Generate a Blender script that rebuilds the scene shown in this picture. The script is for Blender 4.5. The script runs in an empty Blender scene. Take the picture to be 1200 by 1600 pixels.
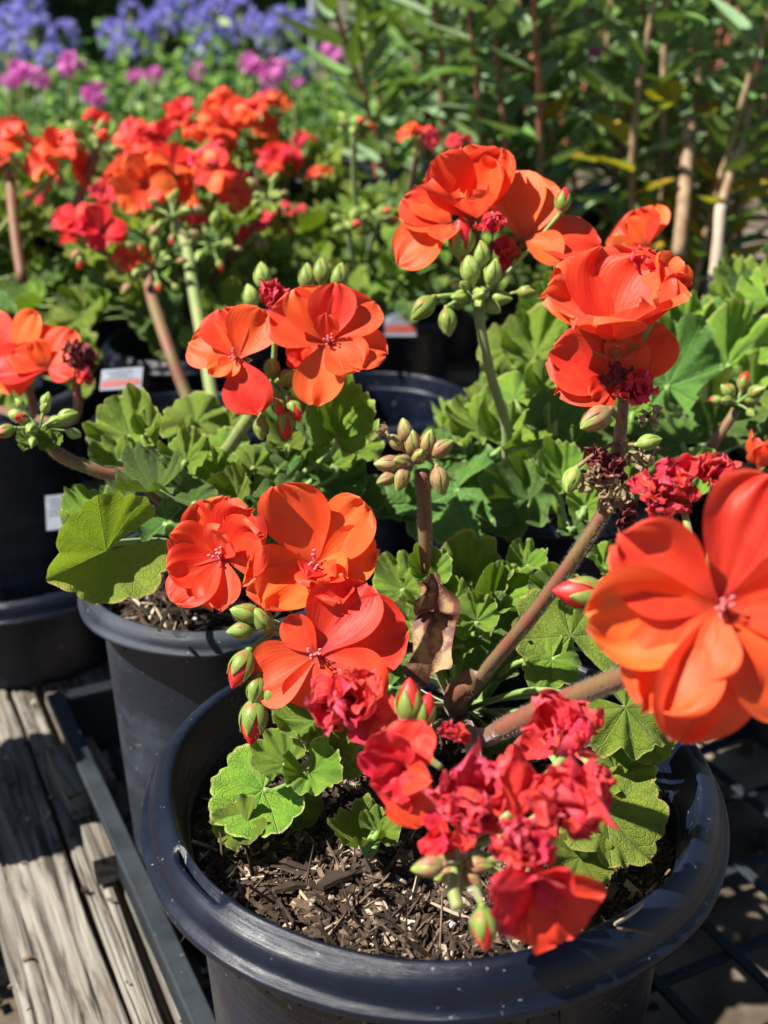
import bpy, math, random
from mathutils import Vector, Matrix, noise
R = random.Random(7)
rad = math.radians
SC = bpy.context.scene
COL = SC.collection

# ------------------------------------------------------------------ camera
PITCH = rad(23.6); CAMZ = 0.56; FPX = 1900.0
cam = bpy.data.cameras.new('camera'); camo = bpy.data.objects.new('camera', cam); COL.objects.link(camo)
camo.location = (0, 0, CAMZ); camo.rotation_euler = (math.pi/2-PITCH, 0, 0)
cam.sensor_fit = 'VERTICAL'; cam.sensor_height = 24.0; cam.lens = FPX/1600*24.0
cam.clip_start = 0.02; cam.clip_end = 200
cam.dof.use_dof = True; cam.dof.focus_distance = 0.535; cam.dof.aperture_fstop = cam.lens/4.7
cam.dof.aperture_blades = 0
SC.camera = camo

# ------------------------------------------------------------------ light
SUND = Vector((-0.60, -0.16, 0.79)).normalized()      # towards the sun
w = bpy.data.worlds.new('World'); SC.world = w; w.use_nodes = True
nt = w.node_tree; nt.nodes.clear()
out = nt.nodes.new('ShaderNodeOutputWorld'); bg = nt.nodes.new('ShaderNodeBackground'); sky = nt.nodes.new('ShaderNodeTexSky')
sky.sky_type = 'NISHITA'; sky.sun_disc = False
sky.sun_elevation = math.asin(SUND.z); sky.sun_rotation = math.atan2(SUND.x, SUND.y)
sky.air_density = .8; sky.dust_density = .4
bg.inputs['Strength'].default_value = 0.05
nt.links.new(sky.outputs[0], bg.inputs[0]); nt.links.new(bg.outputs[0], out.inputs[0])
sun = bpy.data.lights.new('sun', 'SUN'); sun.energy = 5.0; sun.angle = rad(0.53); sun.color = (1.0, 0.955, 0.88)
suno = bpy.data.objects.new('sun', sun); COL.objects.link(suno)
suno.rotation_euler = SUND.to_track_quat('Z', 'Y').to_euler()
SC.view_settings.view_transform = 'Standard'; SC.view_settings.look = 'None'
SC.view_settings.gamma = 1; SC.view_settings.use_curve_mapping = False
SC.view_settings.exposure = 1.15
SC.cycles.max_bounces = 6; SC.cycles.diffuse_bounces = 3; SC.cycles.transparent_max_bounces = 8; SC.cycles.transmission_bounces = 4
SC.cycles.caustics_reflective = False; SC.cycles.caustics_refractive = False

# ------------------------------------------------------------------ placing helpers
CR = Vector((1, 0, 0)); CF = Vector((0, math.cos(PITCH), -math.sin(PITCH))); CU = Vector((0, math.sin(PITCH), math.cos(PITCH)))
CP = Vector((0, 0, CAMZ))
def W(px, py, d):
    return CP + CF*d + CR*(d*(px-600)/FPX) + CU*(d*(800-py)/FPX)
def PZ(px, py, z):
    v = CF + CR*((px-600)/FPX) + CU*((800-py)/FPX)
    return CP + v*((z-CAMZ)/v.z)
def PY(px, py, y):
    v = CF + CR*((px-600)/FPX) + CU*((800-py)/FPX)
    return CP + v*(y/v.y)
def depth_of(p): return (Vector(p)-CP).dot(CF)
def dirv(n): return (CR*n[0] + CU*n[1] - CF*n[2]).normalized()
def frame(pos, n, ang, s):
    """matrix: z = view-relative normal n, y = in-picture direction ang, uniform scale s"""
    N = dirv(n); t = CR*math.cos(rad(ang)) + CU*math.sin(rad(ang))
    Yv = (t - N*t.dot(N)).normalized(); X = Yv.cross(N).normalized()
    M = Matrix((X, Yv, N)).transposed().to_4x4()
    return Matrix.Translation(pos) @ M @ Matrix.Scale(s, 4)
def frame_w(pos, N, Yd, s):
    N = Vector(N).normalized(); Yd = Vector(Yd)
    Yv = (Yd - N*Yd.dot(N))
    if Yv.length < 1e-5: Yv = N.orthogonal()
    Yv.normalize(); X = Yv.cross(N).normalized()
    return Matrix.Translation(pos) @ Matrix((X, Yv, N)).transposed().to_4x4() @ Matrix.Scale(s, 4)

# ------------------------------------------------------------------ materials
def newmat(name):
    m = bpy.data.materials.new(name); m.use_nodes = True; m.node_tree.nodes.clear()
    return m, m.node_tree
class NT:
    def __init__(s, nt): s.t = nt
    def n(s, typ, **k):
        x = s.t.nodes.new(typ)
        for a, b in k.items(): setattr(x, a, b)
        return x
    def l(s, a, b): s.t.links.new(a, b)
    def val(s, x, inp):
        if hasattr(x, 'links') or isinstance(x, bpy.types.NodeSocket): s.l(x, inp)
        else: inp.default_value = x
    def math(s, op, a, b=0.0, c=0.0):
        x = s.n('ShaderNodeMath', operation=op)
        s.val(a, x.inputs[0]); s.val(b, x.inputs[1]); s.val(c, x.inputs[2]); return x.outputs[0]
    def ramp(s, f, stops):
        x = s.n('ShaderNodeValToRGB'); s.l(f, x.inputs[0]); cr = x.color_ramp
        while len(cr.elements) > 1: cr.elements.remove(cr.elements[-1])
        cr.elements[0].position = stops[0][0]; cr.elements[0].color = (*stops[0][1], 1)
        for p, c in stops[1:]:
            e = cr.elements.new(p); e.color = (*c, 1)
        return x.outputs[0]
    def mix(s, f, a, b, bt='MIX'):
        x = s.n('ShaderNodeMix', data_type='RGBA', blend_type=bt); s.val(f, x.inputs[0])
        for q, i in ((a, 6), (b, 7)):
            if isinstance(q, tuple): x.inputs[i].default_value = (*q, 1)
            else: s.l(q, x.inputs[i])
        return x.outputs[2]
    def noise(s, sc, det=3, rough=.55, vec=None, dist=0):
        x = s.n('ShaderNodeTexNoise'); x.inputs['Scale'].default_value = sc; x.inputs['Detail'].default_value = det
        x.inputs['Roughness'].default_value = rough; x.inputs['Distortion'].default_value = dist
        if vec is not None: s.l(vec, x.inputs['Vector'])
        return x.outputs['Fac']
    def coord(s, which='Object'):
        return s.n('ShaderNodeTexCoord').outputs[which]
    def mapv(s, vec, sc):
        x = s.n('ShaderNodeMapping'); x.inputs['Scale'].default_value = sc; s.l(vec, x.inputs['Vector']); return x.outputs[0]
    def bump(s, h, st, dist):
        x = s.n('ShaderNodeBump'); x.inputs['Strength'].default_value = st; x.inputs['Distance'].default_value = dist
        s.l(h, x.inputs['Height']); return x.outputs[0]
    def step(s, x, lo, hi):
        m = s.n('ShaderNodeMapRange', interpolation_type='SMOOTHSTEP'); s.val(x, m.inputs[0])
        m.inputs[1].default_value = lo; m.inputs[2].default_value = hi; return m.outputs[0]
    def finish(s, color, rough=.5, trans=0, tcol=None, normal=None, spec=.5, sheen=0, coat=0, sss=0):
        p = s.n('ShaderNodeBsdfPrincipled'); o = s.n('ShaderNodeOutputMaterial')
        if isinstance(color, tuple): p.inputs['Base Color'].default_value = (*color, 1)
        else: s.l(color, p.inputs['Base Color'])
        s.val(rough, p.inputs['Roughness']); p.inputs['Specular IOR Level'].default_value = spec
        if sheen:
            p.inputs['Sheen Weight'].default_value = sheen; p.inputs['Sheen Roughness'].default_value = .4
        if coat: p.inputs['Coat Weight'].default_value = coat; p.inputs['Coat Roughness'].default_value = .25
        if normal is not None: s.l(normal, p.inputs['Normal'])
        if trans:
            t = s.n('ShaderNodeBsdfTranslucent')
            if isinstance(tcol, tuple): t.inputs[0].default_value = (*tcol, 1)
            else: s.l(tcol if tcol is not None else color, t.inputs[0])
            if normal is not None: s.l(normal, t.inputs['Normal'])
            mx = s.n('ShaderNodeMixShader'); mx.inputs[0].default_value = trans
            s.l(p.outputs[0], mx.inputs[1]); s.l(t.outputs[0], mx.inputs[2]); s.l(mx.outputs[0], o.inputs[0])
        else: s.l(p.outputs[0], o.inputs[0])

def rnd_out(s):
    return s.n('ShaderNodeObjectInfo').outputs['Random']

def mat_petal(name, c1, c2, edge, crump=False, trans=.36):
    m, t = newmat(name); s = NT(t)
    uv = s.coord('UV'); sep = s.n('ShaderNodeSeparateXYZ'); s.l(uv, sep.inputs[0]); u, v = sep.outputs[0], sep.outputs[1]
    rd = rnd_out(s)
    # veins fanning from the claw
    fan = s.n('ShaderNodeCombineXYZ'); s.l(s.math('MULTIPLY', u, 34), fan.inputs[0]); s.l(s.math('MULTIPLY', v, 1.6), fan.inputs[1]); s.l(s.math('MULTIPLY', rd, 50), fan.inputs[2])
    vein = s.noise(1.0, 3, .6, fan.outputs[0], .4)
    obj = s.coord('Object')
    blot = s.noise(2.2 if not crump else 5, 3, .55, obj)
    col = s.mix(s.step(blot, .3, .7), c1, c2)
    col = s.mix(s.math('MULTIPLY', s.step(vein, .50, .75), .15), col, tuple(x*.55 for x in c1))
    col = s.mix(s.math('MULTIPLY', s.step(v, .93, .995), .6), col, edge)
    base = s.step(v, .26, .02)
    col = s.mix(s.math('MULTIPLY', base, .55), col, (.30, .012, .02))
    hs = s.n('ShaderNodeHueSaturation'); s.l(col, hs.inputs['Color'])
    s.l(s.math('MULTIPLY_ADD', rd, .022, .489), hs.inputs['Hue']); s.l(s.math('MULTIPLY_ADD', rd, .24, .88), hs.inputs['Value'])
    col = hs.outputs[0]
    fleck = s.step(s.noise(17, 2, .5, obj), .77, .80)
    col = s.mix(s.math('MULTIPLY', fleck, .55), col, (.30, .05, .02))
    fine = s.noise(60, 2, .6, obj)
    h = s.math('ADD', s.math('MULTIPLY', vein, 1.0), s.math('MULTIPLY', fine, .25))
    if crump: h = s.math('ADD', h, s.math('MULTIPLY', s.noise(5, 3, .55, obj), 1.2))
    nb = s.bump(h, .3 if not crump else .6, .0010 if not crump else .002)
    s.finish(col, .48, trans, s.mix(.5, col, edge), nb, spec=.30, sheen=.10)
    return m
ORA = (.88, .060, .012); ORB = (.80, .036, .009)
M_petal = mat_petal('petal_orange_red', (.84, .105, .028), (.80, .062, .016), (.88, .17, .085))
M_petal_red = mat_petal('petal_red', (.76, .030, .020), (.68, .018, .022), (.80, .07, .07))
M_petal_pink = mat_petal('petal_wilted_crimson', (.76, .035, .075), (.80, .038, .030), (.88, .16, .20), crump=True, trans=.25)
M_petal_dry = mat_petal('petal_dry_maroon', (.16, .010, .022), (.30, .05, .05), (.36, .14, .10), crump=True, trans=.12)

def mat_leaf(name, c1, c2, edge, tr=.26, gloss=.40, nveins=7):
    m, t = newmat(name); s = NT(t)
    uv = s.coord('UV'); sep = s.n('ShaderNodeSeparateXYZ'); s.l(uv, sep.inputs[0]); u, v = sep.outputs[0], sep.outputs[1]
    obj = s.coord('Object'); rd = rnd_out(s)
    du = s.math('MULTIPLY', s.math('ABSOLUTE', s.math('SUBTRACT', s.math('FRACT', s.math('MULTIPLY', u, nveins)), .5)), 2)
    wob = s.noise(7, 2, .5, obj)
    main = s.step(s.math('MULTIPLY', du, v), .045, .008)
    sec_ = s.math('FRACT', s.math('ADD', s.math('SUBTRACT', s.math('MULTIPLY', v, 5.2), s.math('MULTIPLY', du, 1.9)), s.math('MULTIPLY', wob, .6)))
    sec = s.math('MULTIPLY', s.step(s.math('ABSOLUTE', s.math('SUBTRACT', sec_, .5)), .10, .0), s.step(v, .12, .3))
    vor = s.n('ShaderNodeTexVoronoi', feature='DISTANCE_TO_EDGE'); vor.inputs['Scale'].default_value = 17; s.l(obj, vor.inputs['Vector'])
    net = s.step(vor.outputs['Distance'], .0, .13)
    veins = s.math('MAXIMUM', main, s.math('MULTIPLY', sec, .6))
    big = s.noise(1.7, 3, .6, obj)
    col = s.mix(s.step(big, .3, .72), c1, c2)
    col = s.mix(s.math('MULTIPLY', veins, .55), col, (.26, .42, .12))
    col = s.mix(s.math('MULTIPLY', s.math('SUBTRACT', 1.0, net), .16), col, (.22, .40, .10))
    e = s.step(s.math('ADD', v, s.math('MULTIPLY', big, .04)), .955, .995)
    col = s.mix(s.math('MULTIPLY', e, .75), col, edge)  # yellowish leaf margin, made stronger to stand in for the sunlit rim
    spots = s.step(s.noise(11, 2, .5, obj), .74, .80)
    col = s.mix(s.math('MULTIPLY', spots, .5), col, (.20, .17, .05))
    hs = s.n('ShaderNodeHueSaturation'); s.l(col, hs.inputs['Color'])
    s.l(s.math('MULTIPLY_ADD', rd, .035, .483), hs.inputs['Hue']); s.l(s.math('MULTIPLY_ADD', rd, .4, .78), hs.inputs['Value'])
    col = hs.outputs[0]
    fuzz = s.noise(95, 2, .7, obj)
    h = s.math('ADD', s.math('SUBTRACT', s.math('MULTIPLY', net, .35), s.math('MULTIPLY', veins, .9)), s.math('MULTIPLY', fuzz, .35))
    nb = s.bump(h, .75, .0016)
    s.finish(col, gloss, tr, s.mix(.55, col, (.30, .48, .015)), nb, spec=.36, sheen=.05)
    return m
M_leaf = mat_leaf('geranium_leaf', (.140, .250, .014), (.235, .350, .022), (.50, .52, .14))
M_leaf_y = mat_leaf('geranium_leaf_yellowing', (.19, .27, .025), (.27, .33, .03), (.42, .36, .08), tr=.4)
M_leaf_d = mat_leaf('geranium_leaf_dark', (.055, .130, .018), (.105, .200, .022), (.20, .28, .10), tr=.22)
M_leaf_bush = mat_leaf('bush_leaf', (.10, .20, .04), (.17, .28, .06), (.18, .27, .07), tr=.2, nveins=1)
M_leaf_bush2 = mat_leaf('bush_leaf_blue', (.17, .28, .14), (.27, .38, .21), (.15, .21, .10), tr=.2, nveins=1)
M_leaf_yel = mat_leaf('leaf_turned_yellow', (.55, .36, .02), (.62, .28, .015), (.5, .25, .02), tr=.4, nveins=1)

def mat_simple(name, c1, c2, sc, rough=.6, trans=0, bump=0, bd=.001, spec=.4, sheen=0, stretch=None, det=4, thr=(.35, .65)):
    m, t = newmat(name); s = NT(t); obj = s.coord('Object')
    v = s.mapv(obj, stretch) if stretch else obj
    n = s.noise(sc, det, .6, v)
    col = s.mix(s.step(n, *thr), c1, c2)
    nb = s.bump(n, bump, bd) if bump else None
    s.finish(col, rough, trans, None, nb, spec=spec, sheen=sheen); return m
M_stem_red = mat_simple('stem_reddish', (.20, .060, .036), (.15, .105, .035), 60, .6, bump=.4, bd=.0005, sheen=.2)
M_stem_green = mat_simple('stem_green', (.17, .24, .055), (.24, .26, .08), 50, .6, bump=.3, bd=.0005, sheen=.5)
M_stem_brown = mat_simple('stem_woody', (.22, .13, .07), (.34, .24, .14), 60, .8, bump=.6, bd=.001)
M_petiole = mat_simple('petiole_green', (.20, .32, .07), (.26, .38, .10), 40, .55, trans=.12, sheen=.4)
M_hair = mat_simple('plant_hair', (.36, .32, .24), (.44, .40, .32), 10, .6, trans=.5)
M_bud_red = mat_simple('bud_red', (.78, .05, .02), (.62, .02, .03), 4, .45, trans=.15, spec=.4)
M_sepal = mat_simple('sepal_green', (.19, .27, .045), (.36, .13, .05), 3.2, .5, trans=.15, bump=.3, bd=.0004, sheen=.15, thr=(.5, .66))
M_sepal_pale = mat_simple('sepal_pale_green', (.21, .33, .05), (.36, .42, .10), 3.5, .5, trans=.15, bump=.3, bd=.0004, sheen=.15)
M_sepal_brown = mat_simple('sepal_brownish', (.30, .26, .085), (.36, .13, .08), 3.2, .5, trans=.15, bump=.3, bd=.0004, sheen=.15)
M_stamen = mat_simple('stamen_pink', (.62, .06, .08), (.85, .35, .35), 500, .5, trans=.2)
M_dry = mat_simple('dry_papery_brown', (.30, .19, .10), (.46, .34, .20), 90, .75, trans=.15, bump=.5, bd=.001)
M_dryleaf = mat_simple('dry_leaf_brown', (.13, .05, .035), (.40, .25, .12), 3.5, .6, trans=.2, bump=.6, bd=.002, thr=(.45, .62))

def mat_pot(name, base, blue, scuff=.5, rough=.36):
    m, t = newmat(name); s = NT(t); obj = s.coord('Object')
    n1 = s.noise(14, 5, .65, obj); st = s.noise(6, 4, .6, s.mapv(obj, (1, 1, 7)))
    sp = s.noise(260, 2, .5, obj)
    uvs = s.noise(1.0, 4, .6, s.mapv(s.coord('UV'), (9, 260, 1)))
    dust_sky = s.math('MULTIPLY', s.step(s.math('MULTIPLY', n1, s.math('ADD', st, .5)), .42, .72), scuff)
    specks = s.step(sp, .715, .75)
    scr = s.math('MAXIMUM', s.step(s.noise(1.0, 3, .5, s.mapv(s.coord('UV'), (60, 14, 1)), 2.0), .70, .76), s.math('MULTIPLY', s.step(s.noise(18, 5, .7, s.mapv(obj, (1, 1, .16))), .60, .75), .5))
    col = s.mix(dust_sky, base, blue)  # base and dust colours are bluish to stand in for reflected sky
    col = s.mix(s.math('MULTIPLY', specks, .6), col, (.22, .22, .21))
    col = s.mix(s.math('MULTIPLY', scr, .30), col, (.12, .14, .17))
    rg = s.math('ADD', s.math('MULTIPLY', dust_sky, .35), s.math('ADD', rough, s.math('MULTIPLY', s.math('ADD', n1, uvs), .16)))
    nb = s.bump(s.math('ADD', s.math('ADD', s.noise(40, 4, .6, obj), uvs), s.math('MULTIPLY', s.noise(300, 2, .5, obj), .3)), .30, .0012)
    s.finish(col, rg, normal=nb, spec=.40); return m
M_pot = mat_pot('black_plastic', (.0030, .0050, .013), (.010, .018, .045), .4, .15)
M_pot_dusty = mat_pot('black_plastic_dusty', (.009, .0125, .021), (.050, .062, .085), .6, .34)
M_tray = mat_pot('tray_plastic', (.007, .010, .014), (.030, .042, .052), .5, .36)

def mat_wood():
    m, t = newmat('weathered_wood'); s = NT(t); obj = s.coord('Object'); rd = rnd_out(s)
    off = s.n('ShaderNodeVectorMath', operation='ADD'); s.l(obj, off.inputs[0])
    cx = s.n('ShaderNodeCombineXYZ'); s.l(s.math('MULTIPLY', rd, 9), cx.inputs[0]); s.l(s.math('MULTIPLY', rd, 5), cx.inputs[1]); s.l(cx.outputs[0], off.inputs[1])
    v = s.mapv(off.outputs[0], (75, 5.0, 75)); g = s.noise(1.6, 7, .68, v, .9)
    v2 = s.mapv(off.outputs[0], (170, 5, 170)); g2 = s.noise(1.5, 3, .6, v2)
    st = s.noise(16, 5, .65, off.outputs[0])
    col = s.ramp(g, [(.33, (.018, .015, .012)), (.42, (.10, .085, .07)), (.50, (.21, .19, .16)), (.62, (.27, .245, .205)), (.78, (.35, .32, .27))])
    col = s.mix(s.math('MULTIPLY', s.step(g2, .5, .62), .35), col, (.12, .10, .08))
    col = s.mix(s.math('MULTIPLY', s.step(st, .52, .72), .55), col, (.20, .145, .085))
    h = s.math('ADD', g, s.math('MULTIPLY', g2, .35))
    s.finish(col, .85, normal=s.bump(h, .9, .003), spec=.2); return m
M_wood = mat_wood()
M_soil = mat_simple('potting_soil', (.012, .009, .007), (.045, .031, .021), 150, .95, bump=1, bd=.003, spec=.15, det=6)
M_ground = mat_simple('bare_ground', (.07, .053, .038), (.21, .17, .125), 9, .95, bump=.8, bd=.01, spec=.1, det=8)
M_chipA = mat_simple('bark_chip_pale', (.26, .20, .14), (.44, .36, .26), 160, .85, bump=.7, bd=.0008, spec=.2, stretch=(1, .15, 1))
M_chipB = mat_simple('bark_chip_brown', (.095, .062, .042), (.19, .13, .088), 160, .85, bump=.7, bd=.0008, spec=.2, stretch=(1, .15, 1))
M_chipC = mat_simple('bark_chip_dark', (.028, .019, .014), (.065, .043, .03), 160, .8, bump=.7, bd=.0008, spec=.2, stretch=(1, .15, 1))
M_white = mat_simple('perlite_white', (.62, .60, .55), (.74, .72, .68), 200, .8)
M_label = mat_simple('label_white_shaded', (.13, .15, .19), (.19, .21, .25), 50, .4)  # white card coloured grey, its shade put into the colour
M_label_red = mat_simple('label_red', (.25, .03, .02), (.20, .03, .02), 50, .5)
M_agap = mat_simple('agapanthus_blue', (.27, .25, .64), (.42, .40, .80), 40, .5, trans=.35)
M_pinkf = mat_simple('pink_bloom', (.60, .10, .42), (.75, .22, .60), 30, .5, trans=.35)
M_agleaf = mat_simple('strap_leaf', (.05, .12, .03), (.09, .17, .04), 20, .45, trans=.2)
M_rubber = mat_simple('dark_metal', (.02, .02, .02), (.05, .05, .05), 20, .5)
M_post = mat_simple('pale_timber', (.34, .27, .20), (.46, .38, .29), 30, .85, bump=.5, stretch=(1, 1, .1))
M_pole = mat_simple('grey_pole', (.28, .30, .30), (.38, .40, .40), 30, .5)

# ------------------------------------------------------------------ mesh + object helpers
class MB:
    def __init__(s): s.v = []; s.f = []; s.uv = []; s.mi = []
    def quadgrid(s, nu, nv, fn, wrap=False, mi=0, uvfn=None):
        b = len(s.v); U = nu if wrap else nu+1
        for j in range(nv+1):
            for i in range(U): s.v.append(fn(i/nu, j/nv))
        for j in range(nv):
            for i in range(nu):
                i2 = (i+1) % U if wrap else i+1
                s.f.append((b+j*U+i, b+j*U+i2, b+(j+1)*U+i2, b+(j+1)*U+i)); s.mi.append(mi)
                s.uv += [(i/nu, j/nv), ((i+1)/nu, j/nv), ((i+1)/nu, (j+1)/nv), (i/nu, (j+1)/nv)]
    def face(s, pts, mi=0, uvs=None):
        b = len(s.v); s.v += [tuple(p) for p in pts]; s.f.append(tuple(range(b, b+len(pts)))); s.mi.append(mi)
        s.uv += uvs or [(.5, .5)]*len(pts)
    def tube(s, pts, rr, sides=8, mi=0, cap=True):
        pts = [Vector(p) for p in pts]; n = len(pts); b = len(s.v)
        t0 = (pts[1]-pts[0]).normalized(); a = t0.orthogonal().normalized()
        for k, p in enumerate(pts):
            t = (pts[min(k+1, n-1)]-pts[max(k-1, 0)]).normalized()
            a = (a - t*a.dot(t)).normalized(); c = t.cross(a)
            r = rr[k] if isinstance(rr, (list, tuple)) else rr
            for i in range(sides):
                th = 2*math.pi*i/sides; s.v.append(tuple(p + (a*math.cos(th)+c*math.sin(th))*r))
        for k in range(n-1):
            for i in range(sides):
                i2 = (i+1) % sides
                s.f.append((b+k*sides+i, b+k*sides+i2, b+(k+1)*sides+i2, b+(k+1)*sides+i)); s.mi.append(mi)
                s.uv += [(i/sides, k/(n-1)), ((i+1)/sides, k/(n-1)), ((i+1)/sides, (k+1)/(n-1)), (i/sides, (k+1)/(n-1))]
        if cap:
            s.f.append(tuple(b+i for i in range(sides))[::-1]); s.mi.append(mi); s.uv += [(.5, 0)]*sides
            s.f.append(tuple(b+(n-1)*sides+i for i in range(sides))); s.mi.append(mi); s.uv += [(.5, 1)]*sides
    def box(s, c, hx, hy, hz, mi=0, rot=None, jit=0, rnd=None):
        b = len(s.v); c = Vector(c)
        for z in (-1, 1):
            for x, y in ((-1, -1), (1, -1), (1, 1), (-1, 1)):
                p = Vector((x*hx, y*hy, z*hz))
                if jit: p = Vector((p.x*(1+rnd.uniform(-jit, jit)), p.y*(1+rnd.uniform(-jit, jit)), p.z*(1+rnd.uniform(-jit, jit))))
                if rot is not None: p = rot @ p
                s.v.append(tuple(c+p))
        for q in ((0, 3, 2, 1), (4, 5, 6, 7), (0, 1, 5, 4), (1, 2, 6, 5), (2, 3, 7, 6), (3, 0, 4, 7)):
            s.f.append(tuple(b+i for i in q)); s.mi.append(mi); s.uv += [(0, 0), (1, 0), (1, 1), (0, 1)]
    def mesh(s, name, mats, smooth=True):
        me = bpy.data.meshes.new(name); me.from_pydata(s.v, [], s.f)
        for m in mats: me.materials.append(m)
        me.polygons.foreach_set('material_index', s.mi)
        if smooth: me.polygons.foreach_set('use_smooth', [True]*len(s.f))
        ul = me.uv_layers.new(name='UVMap'); flat = [c for q in s.uv for c in q]; ul.data.foreach_set('uv', flat)
        me.update(); return me
WMX = {}
def link(name, me, M=None, parent=None):
    """M is the world matrix"""
    o = bpy.data.objects.new(name, me); COL.objects.link(o)
    M = M or Matrix.Identity(4); WMX[o.name] = M
    if parent is not None:
        o.parent = parent; o.matrix_basis = WMX[parent.name].inverted() @ M
    else: o.matrix_basis = M
    return o
def thing(name, loc, label, cat, group=None):
    o = link(name, None, Matrix.Translation(loc)); o.empty_display_size = .02
    return tag(o, label, cat, group)
def tag(o, label=None, cat=None, group=None, kind=None):
    if label: o['label'] = label
    if cat: o['category'] = cat
    if group: o['group'] = group
    if kind: o['kind'] = kind
    return o
def catmull(pts, n=6):
    pts = [Vector(p) for p in pts]
    if len(pts) == 2: return [pts[0].lerp(pts[1], i/n) for i in range(n+1)]
    P = [pts[0]*2-pts[1]] + pts + [pts[-1]*2-pts[-2]]; o = []
    for i in range(1, len(P)-2):
        for k in range(n):
            t = k/n; a, b, c, d = P[i-1], P[i], P[i+1], P[i+2]
            o.append(.5*((2*b)+(c-a)*t+(2*a-5*b+4*c-d)*t*t+(3*b-a-3*c+d)*t**3))
    o.append(pts[-1]); return o
def lerp(a, b, t): return a+(b-a)*t

# ------------------------------------------------------------------ petals
def petal_mesh(name, mat, seed, bend=.5, cup=.25, ruf=.06, crump=0, width=.46, nu=14, nv=14, claw=.16, notch=0):
    r = random.Random(seed); ph = [r.uniform(0, 6.28) for _ in range(6)]; off = Vector((r.uniform(0, 50), r.uniform(0, 50), seed))
    roll = r.uniform(-.3, .3); skew = r.uniform(-.12, .12)
    b = MB()
    def fn(u, v):
        t = u*2-1; sx = v
        wp = width*(claw+(1-claw)*math.sin(min(1, sx/.62)*math.pi/2)**1.3) if sx < .62 else width*math.sqrt(max(0, 1-((sx-.62)/.39)**2.3))
        x = t*wp + skew*sx*sx
        # integrate the bend along the length
        n = 8; y = z = 0
        for k in range(n):
            a = bend*(sx*(k+.5)/n)*1.6
            y += math.cos(a)*sx/n; z -= math.sin(a)*sx/n
        y *= 1-notch*.1*math.exp(-(t/.2)**2)*(sx > .9)
        z += cup*(t*t)*wp*1.4 + roll*t*wp*sx
        e = sx**3
        z += ruf*e*(math.sin(5*t+ph[0])+.6*math.sin(9*t+ph[1])) + .5*ruf*sx*math.sin(4*sx+ph[2]+2*t)
        z += .010*math.sin(t*15+ph[3])*sx*(1-abs(t)) + .03*noise.noise(Vector((t*1.6, sx*2.2, 0))+off)*sx + .012*noise.noise(Vector((t*4.5, sx*4, 7))+off)*sx
        p = Vector((x, y, z))
        if crump:
            q = noise.noise_vector(Vector((x, y, z))*2.3+off); q2 = noise.noise_vector(Vector((x, y, z))*5.5+off*2)
            p += (q*.62+q2*.20)*crump*min(1, sx*2)
        return tuple(p)
    b.quadgrid(nu, nv, fn)
    return b.mesh(name, [mat])
def petal_pool(mat, tag_, n, lo=False, **k):
    L = []
    for i in range(n):
        r = random.Random(hash((tag_, i)) & 0xffff if False else i*31+len(tag_)*7)
        kk = dict(bend=r.uniform(.05, .75), cup=r.uniform(.02, .35), ruf=r.uniform(.02, .07), width=r.uniform(.40, .54), nu=8 if lo else 16, nv=7 if lo else 14)
        kk.update({a: (r.uniform(*c) if isinstance(c, tuple) else c) for a, c in k.items()})
        L.append(petal_mesh('petal', mat, i+len(tag_)*13, **kk))
    return L
P_OR = petal_pool(M_petal, 'or', 9)
P_ORC = petal_pool(M_petal, 'cupped', 6, bend=(-.75, -.35), cup=(.25, .5))
P_OPEN = petal_pool(M_petal, 'open', 8, bend=(-.40, .12), cup=(.08, .32), ruf=(.05, .10), width=(.38, .50))
P_BIG = petal_pool(M_petal, 'nearbig', 8, bend=(.05, .55), cup=(.10, .38), ruf=(.06, .11), width=(.40, .46), nu=26, nv=24)
P_ORL = petal_pool(M_petal, 'far', 8, lo=True, crump=(0, .15))
P_RED = petal_pool(M_petal_red, 'redd', 8, crump=(.05, .2))
P_REDL = petal_pool(M_petal_red, 'redfar', 6, lo=True, crump=(.05, .25))
P_WIL = petal_pool(M_petal_pink, 'wilted', 9, crump=(.30, .56), ruf=(.07, .14), bend=(-1, .5), width=(.36, .55), nu=20, nv=20)
P_WILL = petal_pool(M_petal_pink, 'wiltedfar', 5, crump=(.5, .8), lo=True)
P_DRY = petal_pool(M_petal_dry, 'drymar', 5, crump=(.7, 1.0), bend=(-1, 1), width=(.25, .4))
P_BRN = petal_pool(M_dry, 'brn', 6, crump=(.6, .9), bend=(-1, 1), width=(.14, .25))

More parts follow.
